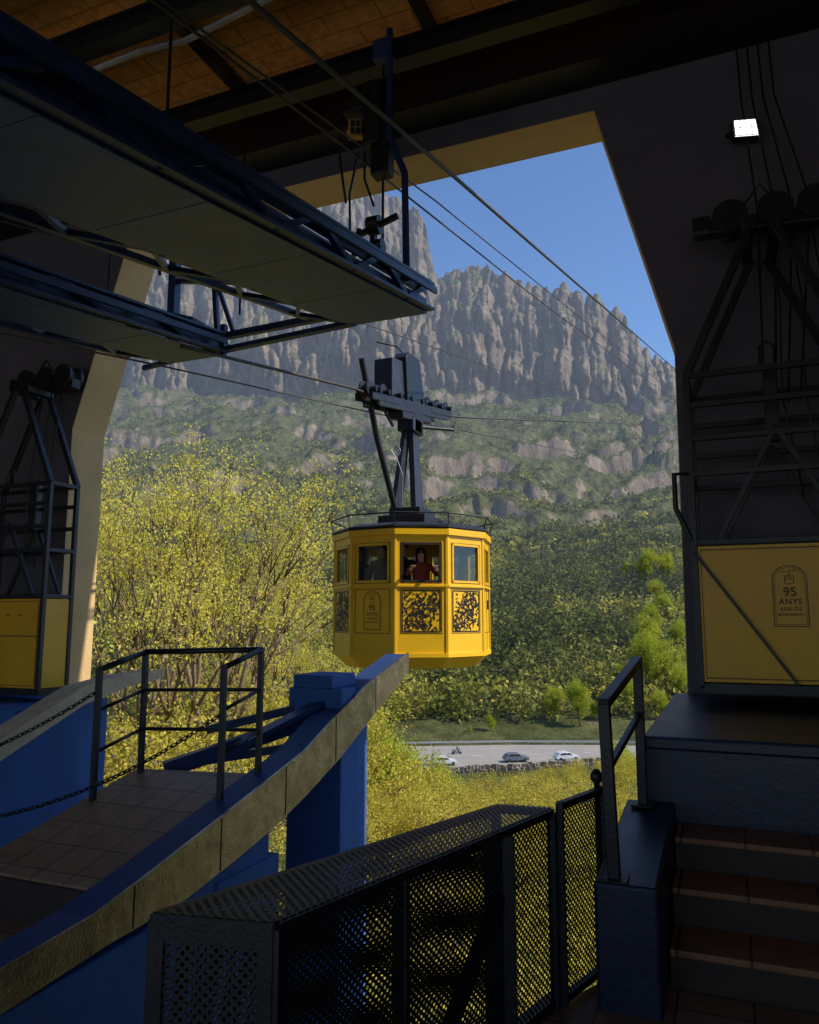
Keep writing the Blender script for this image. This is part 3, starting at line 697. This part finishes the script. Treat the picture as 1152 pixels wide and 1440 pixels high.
# ------------------------------------------------------------------ stair handrail
e=thing('handrail','black steel stair handrail on the navy curb','handrail')
p1=Vector((-.52,3.52,.5));p2=Vector((-.50,4.50,.6))
g=MB();g.bar(p1,(-.54,3.52,1.23),.05,.05);g.box(-.58,-.46,3.46,3.58,.50,.512);g.obj('post','black',e,bevel=.004)
g=MB();g.bar(p2,(-.50,4.5,1.37),.05,.05);g.box(-.56,-.44,4.44,4.56,.595,.607);g.obj('post','black',e,bevel=.004)
g=MB();g.bar((-.54,3.50,1.23),(-.50,4.52,1.37),.05,.045);g.bar((-.54,3.52,.94),(-.50,4.5,1.08),.03,.03);g.obj('rail','black',e,bevel=.004)
# ------------------------------------------------------------------ service carriages (work baskets)
def text_mesh(body,size,ex=.0,spacing=1.0):
    c=bpy.data.curves.new('t','FONT');c.body=body;c.size=size;c.align_x='CENTER';c.align_y='CENTER';c.offset=size*.02;c.space_character=spacing
    o=bpy.data.objects.new('t',c);COL.objects.link(o);dg=bpy.context.evaluated_depsgraph_get()
    m_=bpy.data.meshes.new_from_object(o.evaluated_get(dg));V=[tuple(v.co) for v in m_.vertices];F_=[tuple(p.vertices) for p in m_.polygons]
    bpy.data.objects.remove(o);return V,F_
def emblem(g,fr,s):
    def put(body,size,v,sp=1.0):
        V,F_=text_mesh(body,size*s,spacing=sp);g.add([fr(a[0],a[1]+v*s) for a in V],F_)
    put('95',.085,.03);put('ANYS',.052,-.035,1.15);put('AERI DE',.034,-.085,1.15);put('MONTSERRAT',.024,-.122,1.1)
    def line(pts,w_):
        for (a,b),(c,d) in zip(pts,pts[1:]):
            L=math.hypot(c-a,d-b) or 1;nx,ny=-(d-b)/L*w_/2,(c-a)/L*w_/2
            g.add([fr((a+nx)*s,(b+ny)*s),(fr((a-nx)*s,(b-ny)*s)),fr((c-nx)*s,(d-ny)*s),fr((c+nx)*s,(d+ny)*s)],[(0,1,2,3)])
    arch=[(-.105,-.20)]+[(-.105,-.16)]+[(-.105,.10)]+[(.105*-math.cos(q),.12+.09*math.sin(q)) for q in [k*math.pi/10 for k in range(11)]]+[(.105,-.16),(.105,-.20),(-.105,-.20)]
    line(arch,.006);line([(a*.88,b*.94) for a,b in arch],.003)
    line([(-.05,.165),(.05,.18)],.004);line([(0,.172),(0,.14)],.005)
    line([(-.028,.14),(.028,.14),(.028,.095),(.015,.085),(-.015,.085),(-.028,.095),(-.028,.14)],.005);line([(-.028,.118),(.028,.118)],.004);line([(-.01,.14),(-.01,.118)],.004);line([(.01,.14),(.01,.118)],.004)
def basket(cx,y,zb,label,hw=.62,dep=.75,sign=True):
    e=thing('service_carriage',label,'service carriage',group='service carriages beside the opening')
    y2=y+dep;xl,xr=cx-hw,cx+hw
    g=MB()
    for x in(xl,xr):
        for yy in(y,y2):g.bar((x,yy,zb),(x,yy,zb+2.41),.05,.05)
    for yy in(y,y2):
        for z in(2.41,2.17,1.90,1.62,1.08):g.bar((xl,yy,zb+z),(xr,yy,zb+z),.045,.045)
        g.bar((xl,yy,zb+2.41),(cx-.06,yy,zb+3.62),.06,.06);g.bar((xr,yy,zb+2.41),(cx+.06,yy,zb+3.62),.06,.06)
        g.bar((cx,yy,zb+1.95),(xl+.18,yy,zb+1.1),.04,.04);g.bar((cx,yy,zb+1.95),(xr-.18,yy,zb+1.1),.04,.04)
    for x in(xl,xr):
        for z in(2.41,1.62,1.08,0.0):g.bar((x,y,zb+z),(x,y2,zb+z),.045,.045)
    g.bar((xl,y-.03,zb+1.0),(cx+.04,y-.03,zb+.02),.05,.02)
    g.tube([(xl,y,zb+1.62),(xl-.12,y-.05,zb+1.62),(xl-.12,y-.05,zb+1.35),(xl-.02,y-.02,zb+1.10)],.022,8)
    g.tube([(cx-.08,y,zb+2.41),(cx-.08,y,zb+2.58),(cx-.03,y,zb+2.62),(cx+.02,y,zb+2.58),(cx+.02,y,zb+2.41)],.014,6)
    g.bar((cx,y+.35,zb+1.9),(cx,y+.35,zb+2.5),.10,.10)
    g.obj('frame','black',e,bevel=.004)
    g=MB();g.box(xl+.02,xr-.02,y-.018,y+.01,zb+.03,zb+1.05);g.box(xl-.008,xl+.02,y,y2,zb+.03,zb+1.05);g.box(xr-.02,xr+.008,y,y2,zb+.03,zb+1.05);g.obj('side_panel','yellowdull',e,bevel=.004)
    MB().box(xl,xr,y,y2,zb-.05,zb+.02).obj('floor_plate','black',e)
    if sign:
        g=MB();emblem(g,lambda u,v:(cx+.02+u,y-.023,zb+.66+v),1.08);g.obj('lettering','lineink',e)
    g=MB();fr=[(-.58,.06),(.58,.06),(.58,1.02),(-.58,1.02),(-.58,.06)]
    for q in range(4):g.bar((cx+fr[q][0],y-.022,zb+fr[q][1]),(cx+fr[q+1][0],y-.022,zb+fr[q+1][1]),.004,.008)
    if not sign:
        g.bar((xl,y-.022,zb+.62),(xr,y-.022,zb+.62),.004,.012)
        for u in(-.3,-.1,.1,.3):g.bar((cx+u-.03,y-.022,zb+.86),(cx+u+.03,y-.022,zb+.86),.004,.014)
    g.obj('panel_trim','lineink',e)
    g=MB();g.bar((cx-.50,y+.35,zb+3.78),(cx+.55,y+.35,zb+3.72),.14,.12);g.bar((cx-.52,y+.35,zb+3.80),(cx-.38,y+.35,zb+3.80),.16,.14)
    g.bar((cx-.1,y+.0,zb+3.62),(cx-.1,y+dep,zb+3.62),.08,.08);g.bar((cx+.1,y+.0,zb+3.62),(cx+.1,y+dep,zb+3.62),.08,.08)
    g.obj('sheave_bracket','black',e,bevel=.01)
    for dx in(-.22,.12,.42):
        MB().tube([(cx+dx,y+.24,zb+3.82),(cx+dx,y+.28,zb+3.82),(cx+dx,y+.35,zb+3.82),(cx+dx,y+.42,zb+3.82),(cx+dx,y+.46,zb+3.82)],[.14,.14,.10,.14,.14],20).obj('sheave','black',e)
    g=MB()
    for i in range(3):
        x=cx+.05+i*.16
        g.tube([(x,y+.3,zb+3.7),(x+.05,y+.2,zb+3.0),(x+.02,y+.15,zb+2.2),(x+.12,y+.1,zb+1.4)],.008,5)
    g.tube([(cx-.1,y+.35,zb+3.95),(cx+.02,y+.35,zb+4.10),(cx+.12,y+.35,zb+3.95)],.01,6)
    g.obj('cable','black',e,True)
basket(.38,6.3,1.10,'yellow-panelled service carriage on the navy platform')
basket(-7.94,6.6,.78,'yellow-panelled service carriage on the blue platform',dep=.40,sign=False)
# ------------------------------------------------------------------ overhead track beams
def trackbeam(x0,x1,ys,zs,ye,ze,label,hch=.26):
    e=thing('track_beam',label,'steel beam',group='overhead rope track beams')
    sl=(ze-zs)/(ye-ys);zz=lambda y:zs+(y-ys)*sl
    g=MB()
    for x in(x0,x1):
        for dz,w_ in((0,.10),(hch,.10)):
            g.bar((x,ys,zs+dz),(x,ye,ze+dz),w_,.025);
        g.bar((x-.04,ys,zs+.06),(x-.04,ye,ze+.06),.012,.12);g.bar((x-.04,ys,zs+hch-.05),(x-.04,ye,ze+hch-.05),.012,.08)
        y=ye-.05;k=0
        while y-.55>ys:
            a_,b_=(0,hch) if k%2 else (hch,0)
            g.bar((x,y,zz(y)+a_),(x,y-.55,zz(y-.55)+b_),.045,.045);y-=.55;k+=1
    g.obj('chord','navy',e)
    y=ye
    i=0
    while y-1.15>ys:
        g=MB();g.prism([(x0+.03,y-.004,zz(y)-.035),(x1-.03,y-.004,zz(y)-.035),(x1-.03,y-1.146,zz(y-1.146)-.035),(x0+.03,y-1.146,zz(y-1.146)-.035)],(0,0,.012));y-=1.15
        g.obj('deck_plate','deck',e,bevel=.003)
    g=MB();y=ye-.1
    while y-.6>ys:
        g.bar((x0,y,zz(y)+.02),(x1,y,zz(y)+.02),.05,.05)
        y-=1.15
    y=ye-.5;k=0
    while y-.6>ys:
        g.bar((x0-.32,y,zz(y)+.05),(x0,y-.5,zz(y-.5)),.04,.04);g.bar((x0-.32,y,zz(y)+.05),(x0,y+.4,zz(y+.4)),.04,.04);y-=.95
    g.bar((x0-.32,ys,zs+.05),(x0-.32,ye-.3,ze+.05-.3*sl),.05,.05)
    g.bar((x1-.3,ys,zs+hch+.12),(x1-.3,ye,ze+hch+.0),.06,.05);g.bar((x1-.16,ys,zs+hch+.10),(x1-.16,ye,ze+hch+.0),.04,.05)
    g.bar((x1+.10,ys,zs+hch-.1),(x1+.10,ye-.1,ze+hch-.12),.03,.06)
    g.obj('bracing','navy',e)
trackbeam(-3.5,-2.6,-.6,3.25,6.78,4.63,'wide navy steel rope track beam with plated underside')
trackbeam(-5.75,-5.0,1.0,3.75,6.72,4.50,'navy steel rope track beam hung from the roof',.20)
e=thing('cross_frame','navy steel cross frame tying the two track beams','steel frame')
g=MB()
g.bar((-5.0,6.75,4.70),(-3.3,6.75,4.74),.07,.07);g.bar((-5.0,6.72,4.53),(-3.4,6.72,4.60),.08,.05)
g.bar((-5.8,6.8,4.55),(-5.8,6.8,6.05),.10,.10);g.bar((-5.15,6.8,4.6),(-5.25,6.8,5.55),.05,.05);g.bar((-5.25,6.8,5.5),(-4.95,6.8,4.75),.04,.04)
g.bar((-5.8,6.8,5.5),(-5.0,6.8,5.35),.05,.05);g.bar((-6.2,6.8,4.5),(-5.0,6.8,4.6),.05,.05)
g.bar((-5.8,6.8,5.02),(-5.45,6.8,4.9),.22,.14)
g.bar((-5.02,6.72,4.45),(-5.02,6.72,4.82),.06,.06)
g.obj('frame','navy',e)
for x,y,z0,z1 in((-4.66,6.5,4.8,7.4),(-6.3,6.3,4.6,7.3),(-3.9,4.4,4.2,7.4),(-2.9,6.3,5.0,7.3)):MB().tube([(x,y,z0),(x,y,z1)],.013,6).obj('hanger_rod','black',e)
e=thing('hanger_pole','dark blue steel pole hung from the roof beams','pole')
g=MB();g.tube([(-2.79,6.2,7.31),(-2.79,6.2,6.19),(-2.63,6.2,5.76),(-2.61,6.2,4.70)],.035,8);g.bar((-2.85,6.2,7.2),(-2.85,6.2,7.0),.2,.1);g.obj('pole','navy',e)
def flood(x,y,z,lit,label,yaw=0,s=1.0):
    e=thing('floodlight',label,'floodlight')
    g=MB().box(-.12*s,.12*s,0,.06,-.10*s,.10*s);g.bar((-.13*s,.04,.0),(-.13*s,.16,.06),.02,.02);g.bar((.13*s,.04,.0),(.13*s,.16,.06),.02,.02);g.bar((-.13*s,.16,.06),(.13*s,.16,.06),.02,.02);g.obj('housing','black' if lit else 'yellowlamp',e,bevel=.01)
    MB().box(-.10*s,.10*s,-.006,-.001,-.085*s,.085*s).obj('lens','lamp' if lit else 'glass',e)
    g=MB()
    for i in range(5):g.box(-.10*s+i*.05*s-.003,-.10*s+i*.05*s+.003,-.010,-.007,-.085*s,.085*s)
    for i in range(3):g.box(-.10*s,.10*s,-.014,-.011,-.085*s+i*.085*s-.003,-.085*s+i*.085*s+.003)
    g.obj('grille','rail',e)
    e.location=(x,y,z);e.rotation_euler=(rad(-8),0,yaw)
flood(.35,7.12,6.02,True,'lit square white floodlight on the plaster wall',rad(15))
flood(.30,7.05,7.15,False,'unlit yellow floodlight high on the plaster wall',rad(15))
flood(-3.10,6.2,6.35,False,'yellow and black floodlight hung under the roof beams',rad(25))
g=MB();g.box(-3.03,-2.85,6.1,6.3,6.1,6.75);g.box(-3.25,-2.95,6.1,6.3,6.48,6.62);g.box(-2.97,-2.78,6.15,6.3,5.8,6.1);top(g.obj('junction_box','black',bevel=.01),'black electrical box cluster under the roof beams','electrical box')
g=MB();g.tube([(-3.0,6.2,5.30),(-2.88,6.2,5.30)],.09,14);g.tube([(-2.95,6.2,5.08),(-2.85,6.2,5.08)],.07,14);g.bar((-3.25,6.2,5.2),(-2.7,6.2,5.35),.04,.05);g.bar((-2.95,6.2,5.35),(-2.95,6.2,5.0),.05,.06);g.bar((-3.2,6.2,4.85),(-3.1,6.2,5.3),.03,.04)
top(g.obj('sheave_bracket','black'),'small black cable sheave bracket above the track beam','bracket')
g=MB()
for x0,z0,x1,z1,y in((-3.12,6.1,-3.20,5.25,6.2),(-3.05,6.1,-2.95,5.5,6.2),(-3.3,6.6,-3.25,5.6,6.2)):
    g.tube([(x0,y,z0),((x0+x1)/2-.05,y,(z0+z1)/2),(x1,y,z1)],.012,6)
top(g.obj('hanging_cable','black'),'black electric cables hanging below the junction box','cable')
g=MB()
for i in range(4):
    x=.30+i*.09;g.tube([(x,7.2,7.6),(x+.03,7.15,6.3),(x+.10+.05*i,7.1,5.2),(x+.05,7.0,3.4)],.009,5)
top(g.obj('hanging_cable','black'),'black electric cables running down the plaster wall','cable')
g=MB();g.tube([(-7.5,5.3,7.27),(-5.8,5.4,7.20),(-5.2,5.45,7.27),(-4.6,5.4,7.16),(-3.2,5.3,7.24)],.03,8);top(g.obj('conduit','rail'),'grey conduit pipe fixed under the roof beams','pipe')
# ------------------------------------------------------------------ ropes
def rope(x,pts,r,label,x2=None):
    V=[]
    ys=[p[0] for p in pts];zs=[p[1] for p in pts]
    N=60
    for i in range(N+1):
        y=ys[0]+(ys[-1]-ys[0])*(i/N)**1.6;V.append((x if x2 is None else x+(x2-x)*i/N,y,float(np.interp(y,ys,zs))))
    g=MB().tube(V,r,8);top(g.obj('rope','rope',smooth=True),label,'rope',group='cable car ropes')
rope(-2.6,[(-2,3.98),(3.62,5.45),(6.69,6.26),(52,17.92),(300,85)],.022,'thick greased steel track rope')
rope(-3.0,[(-2,4.0),(3.22,5.26),(5.62,5.80),(13.6,7.48),(57.9,17.4),(300,80)],.011,'thin steel haul rope')
rope(-2.9,[(-2,3.95),(3.26,5.21),(7.46,6.30),(60,18.3),(300,82)],.009,'thin steel haul rope')
rope(-5.0,[(6.0,4.33),(6.71,4.45),(9.92,4.99),(11.9,5.22),(13.79,5.52),(75.8,20),(300,78)],.021,'thick greased steel track rope')
rope(-4.7,[(0,3.5),(3.64,4.43),(4.73,4.69),(8.1,5.53),(16.6,7.3),(71,18.9),(300,76)],.009,'thin steel haul rope')
rope(-5.3,[(2,3.5),(6.1,4.19),(10.5,4.86),(14.4,5.49),(33,8.6),(120,26),(300,72)],.010,'thin steel haul rope')
# ------------------------------------------------------------------ cable car
CX,CY=-4.95,12.02;R0=1.31;A0=-79.4
cab=thing('cable_car_cabin','yellow ten-sided cable car cabin with black floral panels','cable car')
def ring(R,z,n=10,a0=A0):return [(CX+R*math.cos(rad(a0+36*k)),CY+R*math.sin(rad(a0+36*k)),z) for k in range(n)]
def loft(g,levels,cap0=False,cap1=False):
    vs=[];fs=[]
    for R,z in levels:vs+=ring(R,z)
    for i in range(len(levels)-1):
        for k in range(10):fs.append((i*10+k,i*10+(k+1)%10,(i+1)*10+(k+1)%10,(i+1)*10+k))
    if cap0:fs.append(tuple(range(10)))
    if cap1:fs.append(tuple(range(len(levels)*10-10,len(levels)*10)))
    g.add(vs,fs)
AP=R0*math.cos(rad(18));HWF=R0*math.sin(rad(18))
def frame(k):
    a=rad(A0+36*k+18);n_=Vector((math.cos(a),math.sin(a),0));t=Vector((-n_.y,n_.x,0));c=Vector((CX,CY,0))
    return lambda u,v,o:tuple(c+n_*(AP+o)+t*u+Vector((0,0,v)))
def fbox(g,k,u0,u1,z0,z1,o0,o1):
    F_=frame(k)
    g.add([F_(u0,z0,o0),F_(u1,z0,o0),F_(u1,z0,o1),F_(u0,z0,o1),F_(u0,z1,o0),F_(u1,z1,o0),F_(u1,z1,o1),F_(u0,z1,o1)],
      [(0,3,2,1),(4,5,6,7),(0,1,5,4),(1,2,6,5),(2,3,7,6),(3,0,4,7)])
body=MB();trim=MB()
ZW0,ZW1=2.15,2.76
for k in range(10):
    fbox(body,k,-HWF,HWF,1.02,ZW0,-.05,0);fbox(body,k,-HWF,HWF,ZW1,2.98,-.05,0)
    fbox(body,k,-HWF,-HWF+.10,ZW0,ZW1,-.05,0);fbox(body,k,HWF-.10,HWF,ZW0,ZW1,-.05,0)
    for s in(-1,1):fbox(trim,k,min(s*(HWF+.012),s*(HWF-.03)),max(s*(HWF+.012),s*(HWF-.03)),1.05,2.9,.0,.014)
    fbox(trim,k,-HWF,HWF,2.08,2.115,.001,.03)
    fbox(trim,k,-HWF-.01,HWF+.01,2.88,2.98,.001,.045)
    if k==2:fbox(body,k,-.05,.05,ZW0,ZW1,-.05,0)
body.obj('body','yellow',cab)
g=MB();loft(g,[(1.10,.84),(1.30,1.02),(1.335,1.02),(1.335,1.08),(1.31,1.08)],True);g.obj('skirt','yellow',cab)
trim.obj('trim','yellow',cab,bevel=.004)
g=MB();loft(g,[(1.33,2.99),(1.37,3.0),(1.37,3.03),(1.2,3.09),(.55,3.17)],False,True);loft(g,[(1.25,2.97),(.01,2.97)]);g.obj('roof','darkmetal',cab)
g=MB();loft(g,[(1.25,1.06),(.01,1.07)]);g.obj('floor','black',cab)
for k in range(10):
    wo=MB()
    U0,U1=-.305,.305
    for (a,b,c,d) in((U0,U1,ZW0,ZW0+.035),(U0,U1,ZW1-.035,ZW1),(U0,U0+.03,ZW0,ZW1),(U1-.03,U1,ZW0,ZW1)):fbox(wo,k,a,b,c,d,-.03,.012)
    if k not in(0,):
        wf=wo.obj('window','yellow',cab)
        gg=MB();F_=frame(k);gg.add([F_(U0,ZW0,-.02),F_(U1,ZW0,-.02),F_(U1,ZW1,-.02),F_(U0,ZW1,-.02)],[(0,1,2,3)]);go_=gg.obj('pane','glass',wf)
    else:
        wf=wo.obj('window','ink',cab,label='open window with lowered pane and dark frame')
g=MB()
for k in(0,1,2,7,8,9):
    for (a,b,c,d) in((-.32,.32,1.375,1.385),(-.32,.32,2.045,2.055),(-.32,-.31,1.375,2.055),(.31,.32,1.375,2.055)):fbox(g,k,a,b,c,d,.001,.004)
    for (a,b,c,d) in((-.325,.325,ZW0-.01,ZW0),(-.325,.325,ZW1,ZW1+.01),(-.325,-.312,ZW0,ZW1),(.312,.325,ZW0,ZW1)):fbox(g,k,a,b,c,d,.001,.004)
for k in(2,):
    for u in(-.37,0,.37):fbox(g,k,u-.006,u+.006,1.1,2.86,.001,.005)
    fbox(g,k,.03,.06,1.75,1.9,.001,.03)
g.obj('panel_line','lineink',cab)
def floral(k,seed):
    rnd=random.Random(seed);g=MB();F_=frame(k);U,Z0,Z1=.30,1.395,2.035
    def ok(u,v):return abs(u)<U and Z0<v<Z1
    def rib(pts,w0,w1):
        n_=len(pts)
        for i in range(n_-1):
            (a,b),(c,d)=pts[i],pts[i+1]
            if not(ok(a,b) and ok(c,d)):continue
            L=math.hypot(c-a,d-b) or 1;nx,ny=-(d-b)/L,(c-a)/L;wa=w0+(w1-w0)*i/n_;wb=w0+(w1-w0)*(i+1)/n_
            g.add([F_(a+nx*wa,b+ny*wa,.005),F_(a-nx*wa,b-ny*wa,.005),F_(c-nx*wb,d-ny*wb,.005),F_(c+nx*wb,d+ny*wb,.005)],[(0,1,2,3)])
    def leaf(u,v,an,L,W):
        pts=[]
        for q in range(9):
            t=q/8;pts.append((t*L,W*math.sin(math.pi*t)**.8))
        P_=pts+[(a,-b) for a,b in pts[::-1][1:-1]]
        P_=[(u+a*math.cos(an)-b*math.sin(an),v+a*math.sin(an)+b*math.cos(an)) for a,b in P_]
        if all(ok(a,b) for a,b in P_):g.add([F_(a,b,.0062) for a,b in P_],[tuple(range(len(P_)))])
    for pts in([(-U+.012,Z0+.01),(U-.012,Z0+.01)],[(-U+.012,Z1-.01),(U-.012,Z1-.01)],[(-U+.01,Z0+.01),(-U+.01,Z1-.01)],[(U-.01,Z0+.01),(U-.01,Z1-.01)]):rib(pts,.009,.009)
    for j in range(13):
        u,v=-.2+.4*((j*7)%13)/12,Z0+.08+(Z1-Z0-.16)*j/12;a=rnd.uniform(0,6.28);sg=rnd.choice((-1,1));r0=rnd.uniform(.07,.13)
        pts=[]
        for q in range(40):
            t=q/39;rr_=r0*(1-t*.85);an=a+sg*t*8.5;pts.append((u+rr_*math.cos(an),v+rr_*math.sin(an)))
        rib(pts,.008,.005)
        ax,bx=pts[0]
        rib([(ax+.03*math.cos(a+sg*1.6)*q,bx+.03*math.sin(a+sg*1.6)*q) for q in range(6)],.009,.007)
        for _ in range(4):
            q=rnd.randrange(4,34);leaf(pts[q][0],pts[q][1],rnd.uniform(0,6.28),rnd.uniform(.04,.08),rnd.uniform(.010,.018))
    for j in range(90):
        leaf(rnd.uniform(-U,U),rnd.uniform(Z0,Z1),rnd.uniform(0,6.28),rnd.uniform(.04,.07),rnd.uniform(.008,.014))
    for j in range(9):
        u=rnd.uniform(-U,U);v=rnd.uniform(Z0,Z1);rib([(u+.05*t*math.cos(j)+.03*math.sin(t*2),v+.07*t*math.sin(j+1)) for t in [q*.5 for q in range(9)]],.006,.005)
    g.obj('floral_panel','ink',cab)
floral(0,1);floral(1,2);floral(8,3);floral(6,4)
g=MB();F9=frame(9);emblem(g,lambda u,v:F9(u,1.72+v,.006),1.45);g.obj('lettering','lineink',cab)
g=MB();rg=ring(1.38,3.22);rg2=ring(1.34,3.04)
g.tube(rg+[rg[0]],.013,6)
for a_,b_ in zip(rg,rg2):
    g.tube([b_,a_],.010,5)
g.obj('roof_rail','black',cab)
g=MB();g.box(CX-.42,CX+.42,CY-.5,CY+.5,3.12,3.30);g.box(CX-.28,CX+.28,CY-.36,CY+.36,3.30,3.44);g.box(CX+.1,CX+.5,CY+.1,CY+.6,3.14,3.24);g.obj('roof_box','darkmetal',cab,bevel=.01)
hg=MB()
def taper(p0,p1,w0,w1,th):
    p0,p1=Vector(p0),Vector(p1)
    hg.add([p0+Vector((-th,-w0,0)),p0+Vector((th,-w0,0)),p0+Vector((th,w0,0)),p0+Vector((-th,w0,0)),p1+Vector((-th,-w1,0)),p1+Vector((th,-w1,0)),p1+Vector((th,w1,0)),p1+Vector((-th,w1,0))],[(0,3,2,1),(4,5,6,7),(0,1,5,4),(1,2,6,5),(2,3,7,6),(3,0,4,7)])
taper((CX-.22,CY-.20,3.40),(CX-.08,CY-.05,4.95),.16,.08,.045);taper((CX+.02,CY+.20,3.40),(CX+.0,CY,4.95),.20,.10,.05)
hg.box(CX-.2,CX+.1,CY-.2,CY+.2,4.80,5.02)
hg.obj('hanger_arm','armmetal',cab,bevel=.008)
g=MB();g.tube([(-5.12,10.35,5.62),(-5.15,11.0,4.5),(CX-.15,11.62,3.42)],.05,10);g.tube([(-5.12,10.5,5.36),(-5.0,11.3,4.75)],.025,8);g.obj('access_tube','black',cab)
g=MB()
g.tube([(CX-.1,CY-.3,4.7),(CX-.25,CY-.35,4.45),(CX-.12,CY-.38,4.25),(CX-.05,CY-.3,4.0),(CX-.1,CY-.2,3.5)],.009,6)
for i in range(9):
    t=i/9*6.28;g.tube([(CX-.16+.06*math.cos(t),CY-.30,4.42+.09*math.sin(t)),(CX-.16+.06*math.cos(t+.7),CY-.30,4.42+.09*math.sin(t+.7))],.008,5)
g.obj('cable_loop','rail',cab)
# carriage
sl=.165
def cz(y):return 5.24+(y-CY)*sl
car_=thing('rope_carriage','black multi-wheel rope carriage riding the track rope','carriage')
g=MB()
for x in(-5.13,-4.87):
    g.bar((x,10.45,cz(10.45)-.02),(x,13.55,cz(13.55)-.02),.035,.20)
    g.bar((x,10.2,cz(10.2)+.02),(x,11.2,cz(11.2)+.02),.05,.12);g.bar((x,12.7,cz(12.7)+.02),(x,13.8,cz(13.8)+.02),.05,.12)
g.bar((-5.0,11.4,cz(11.4)-.18),(-5.0,12.7,cz(12.7)-.18),.28,.12)
g.obj('frame','darkmetal',car_,bevel=.01)
for i in range(8):
    y=10.3+i*.49
    wh=MB().tube([(-5.07,y,cz(y)+.13),(-5.05,y,cz(y)+.13),(-5.0,y,cz(y)+.13),(-4.95,y,cz(y)+.13),(-4.93,y,cz(y)+.13)],[.14,.14,.11,.14,.14],18).obj('wheel','darkmetal',car_)
    MB().tube([(-5.17,y,cz(y)+.13),(-4.83,y,cz(y)+.13)],.045,8).obj('axle','black',wh)
MB().prism([(-5.26,11.10,cz(11.1)+.10),(-5.26,11.10,5.86),(-5.26,11.52,5.92),(-5.26,11.65,cz(11.6)+.06)],(.34,0,0)).obj('cover','armmetal',car_,bevel=.02)
g=MB();g.prism([(-5.12,11.62,cz(11.6)-.10),(-5.12,11.54,6.0),(-5.12,11.66,6.12),(-5.12,12.15,6.14),(-5.12,12.45,cz(12.3)+.0)],(.26,0,0))
g.box(-5.1,-4.85,11.9,12.3,4.78,5.25)
g.obj('cover','black',car_,bevel=.02)
MB().tube([(-4.95,11.8,6.05),(-5.15,11.8,6.30),(-5.5,11.7,6.40)],.012,5).obj('lead','black',car_)
MB().tube([(-4.9,12.3,4.95),(-4.5,12.9,5.0),(-4.6,13.2,5.15)],.03,6).obj('lead','black',car_)
# passengers
fl=1.08
def inside(k,u,o):
    F_=frame(k);p=F_(u,fl,o);a=A0+36*k+18;return p,rad(a-90)
p,yw=inside(0,.03,-.30);person(p,yw,1.62,'shirtB','person with dark hair and sunglasses at the open window',arm=1,glasses=True,hairlong=True)
p,yw=inside(9,-.05,-.33);person(p,yw,1.70,'shirtC','person in grey top looking through the cabin window',glasses=True)
p,yw=inside(1,-.02,-.33);person(p,yw,1.66,'shirtA','person in dark jacket looking through the cabin window',hairlong=True)
p,yw=inside(0,-.22,-.62);person(p,yw,1.74,'shirtA','person in dark jacket standing inside the cabin')
p,yw=inside(8,.0,-.35);person(p,yw,1.68,'shirtA','person in dark jacket looking through the cabin window',hairlong=True)
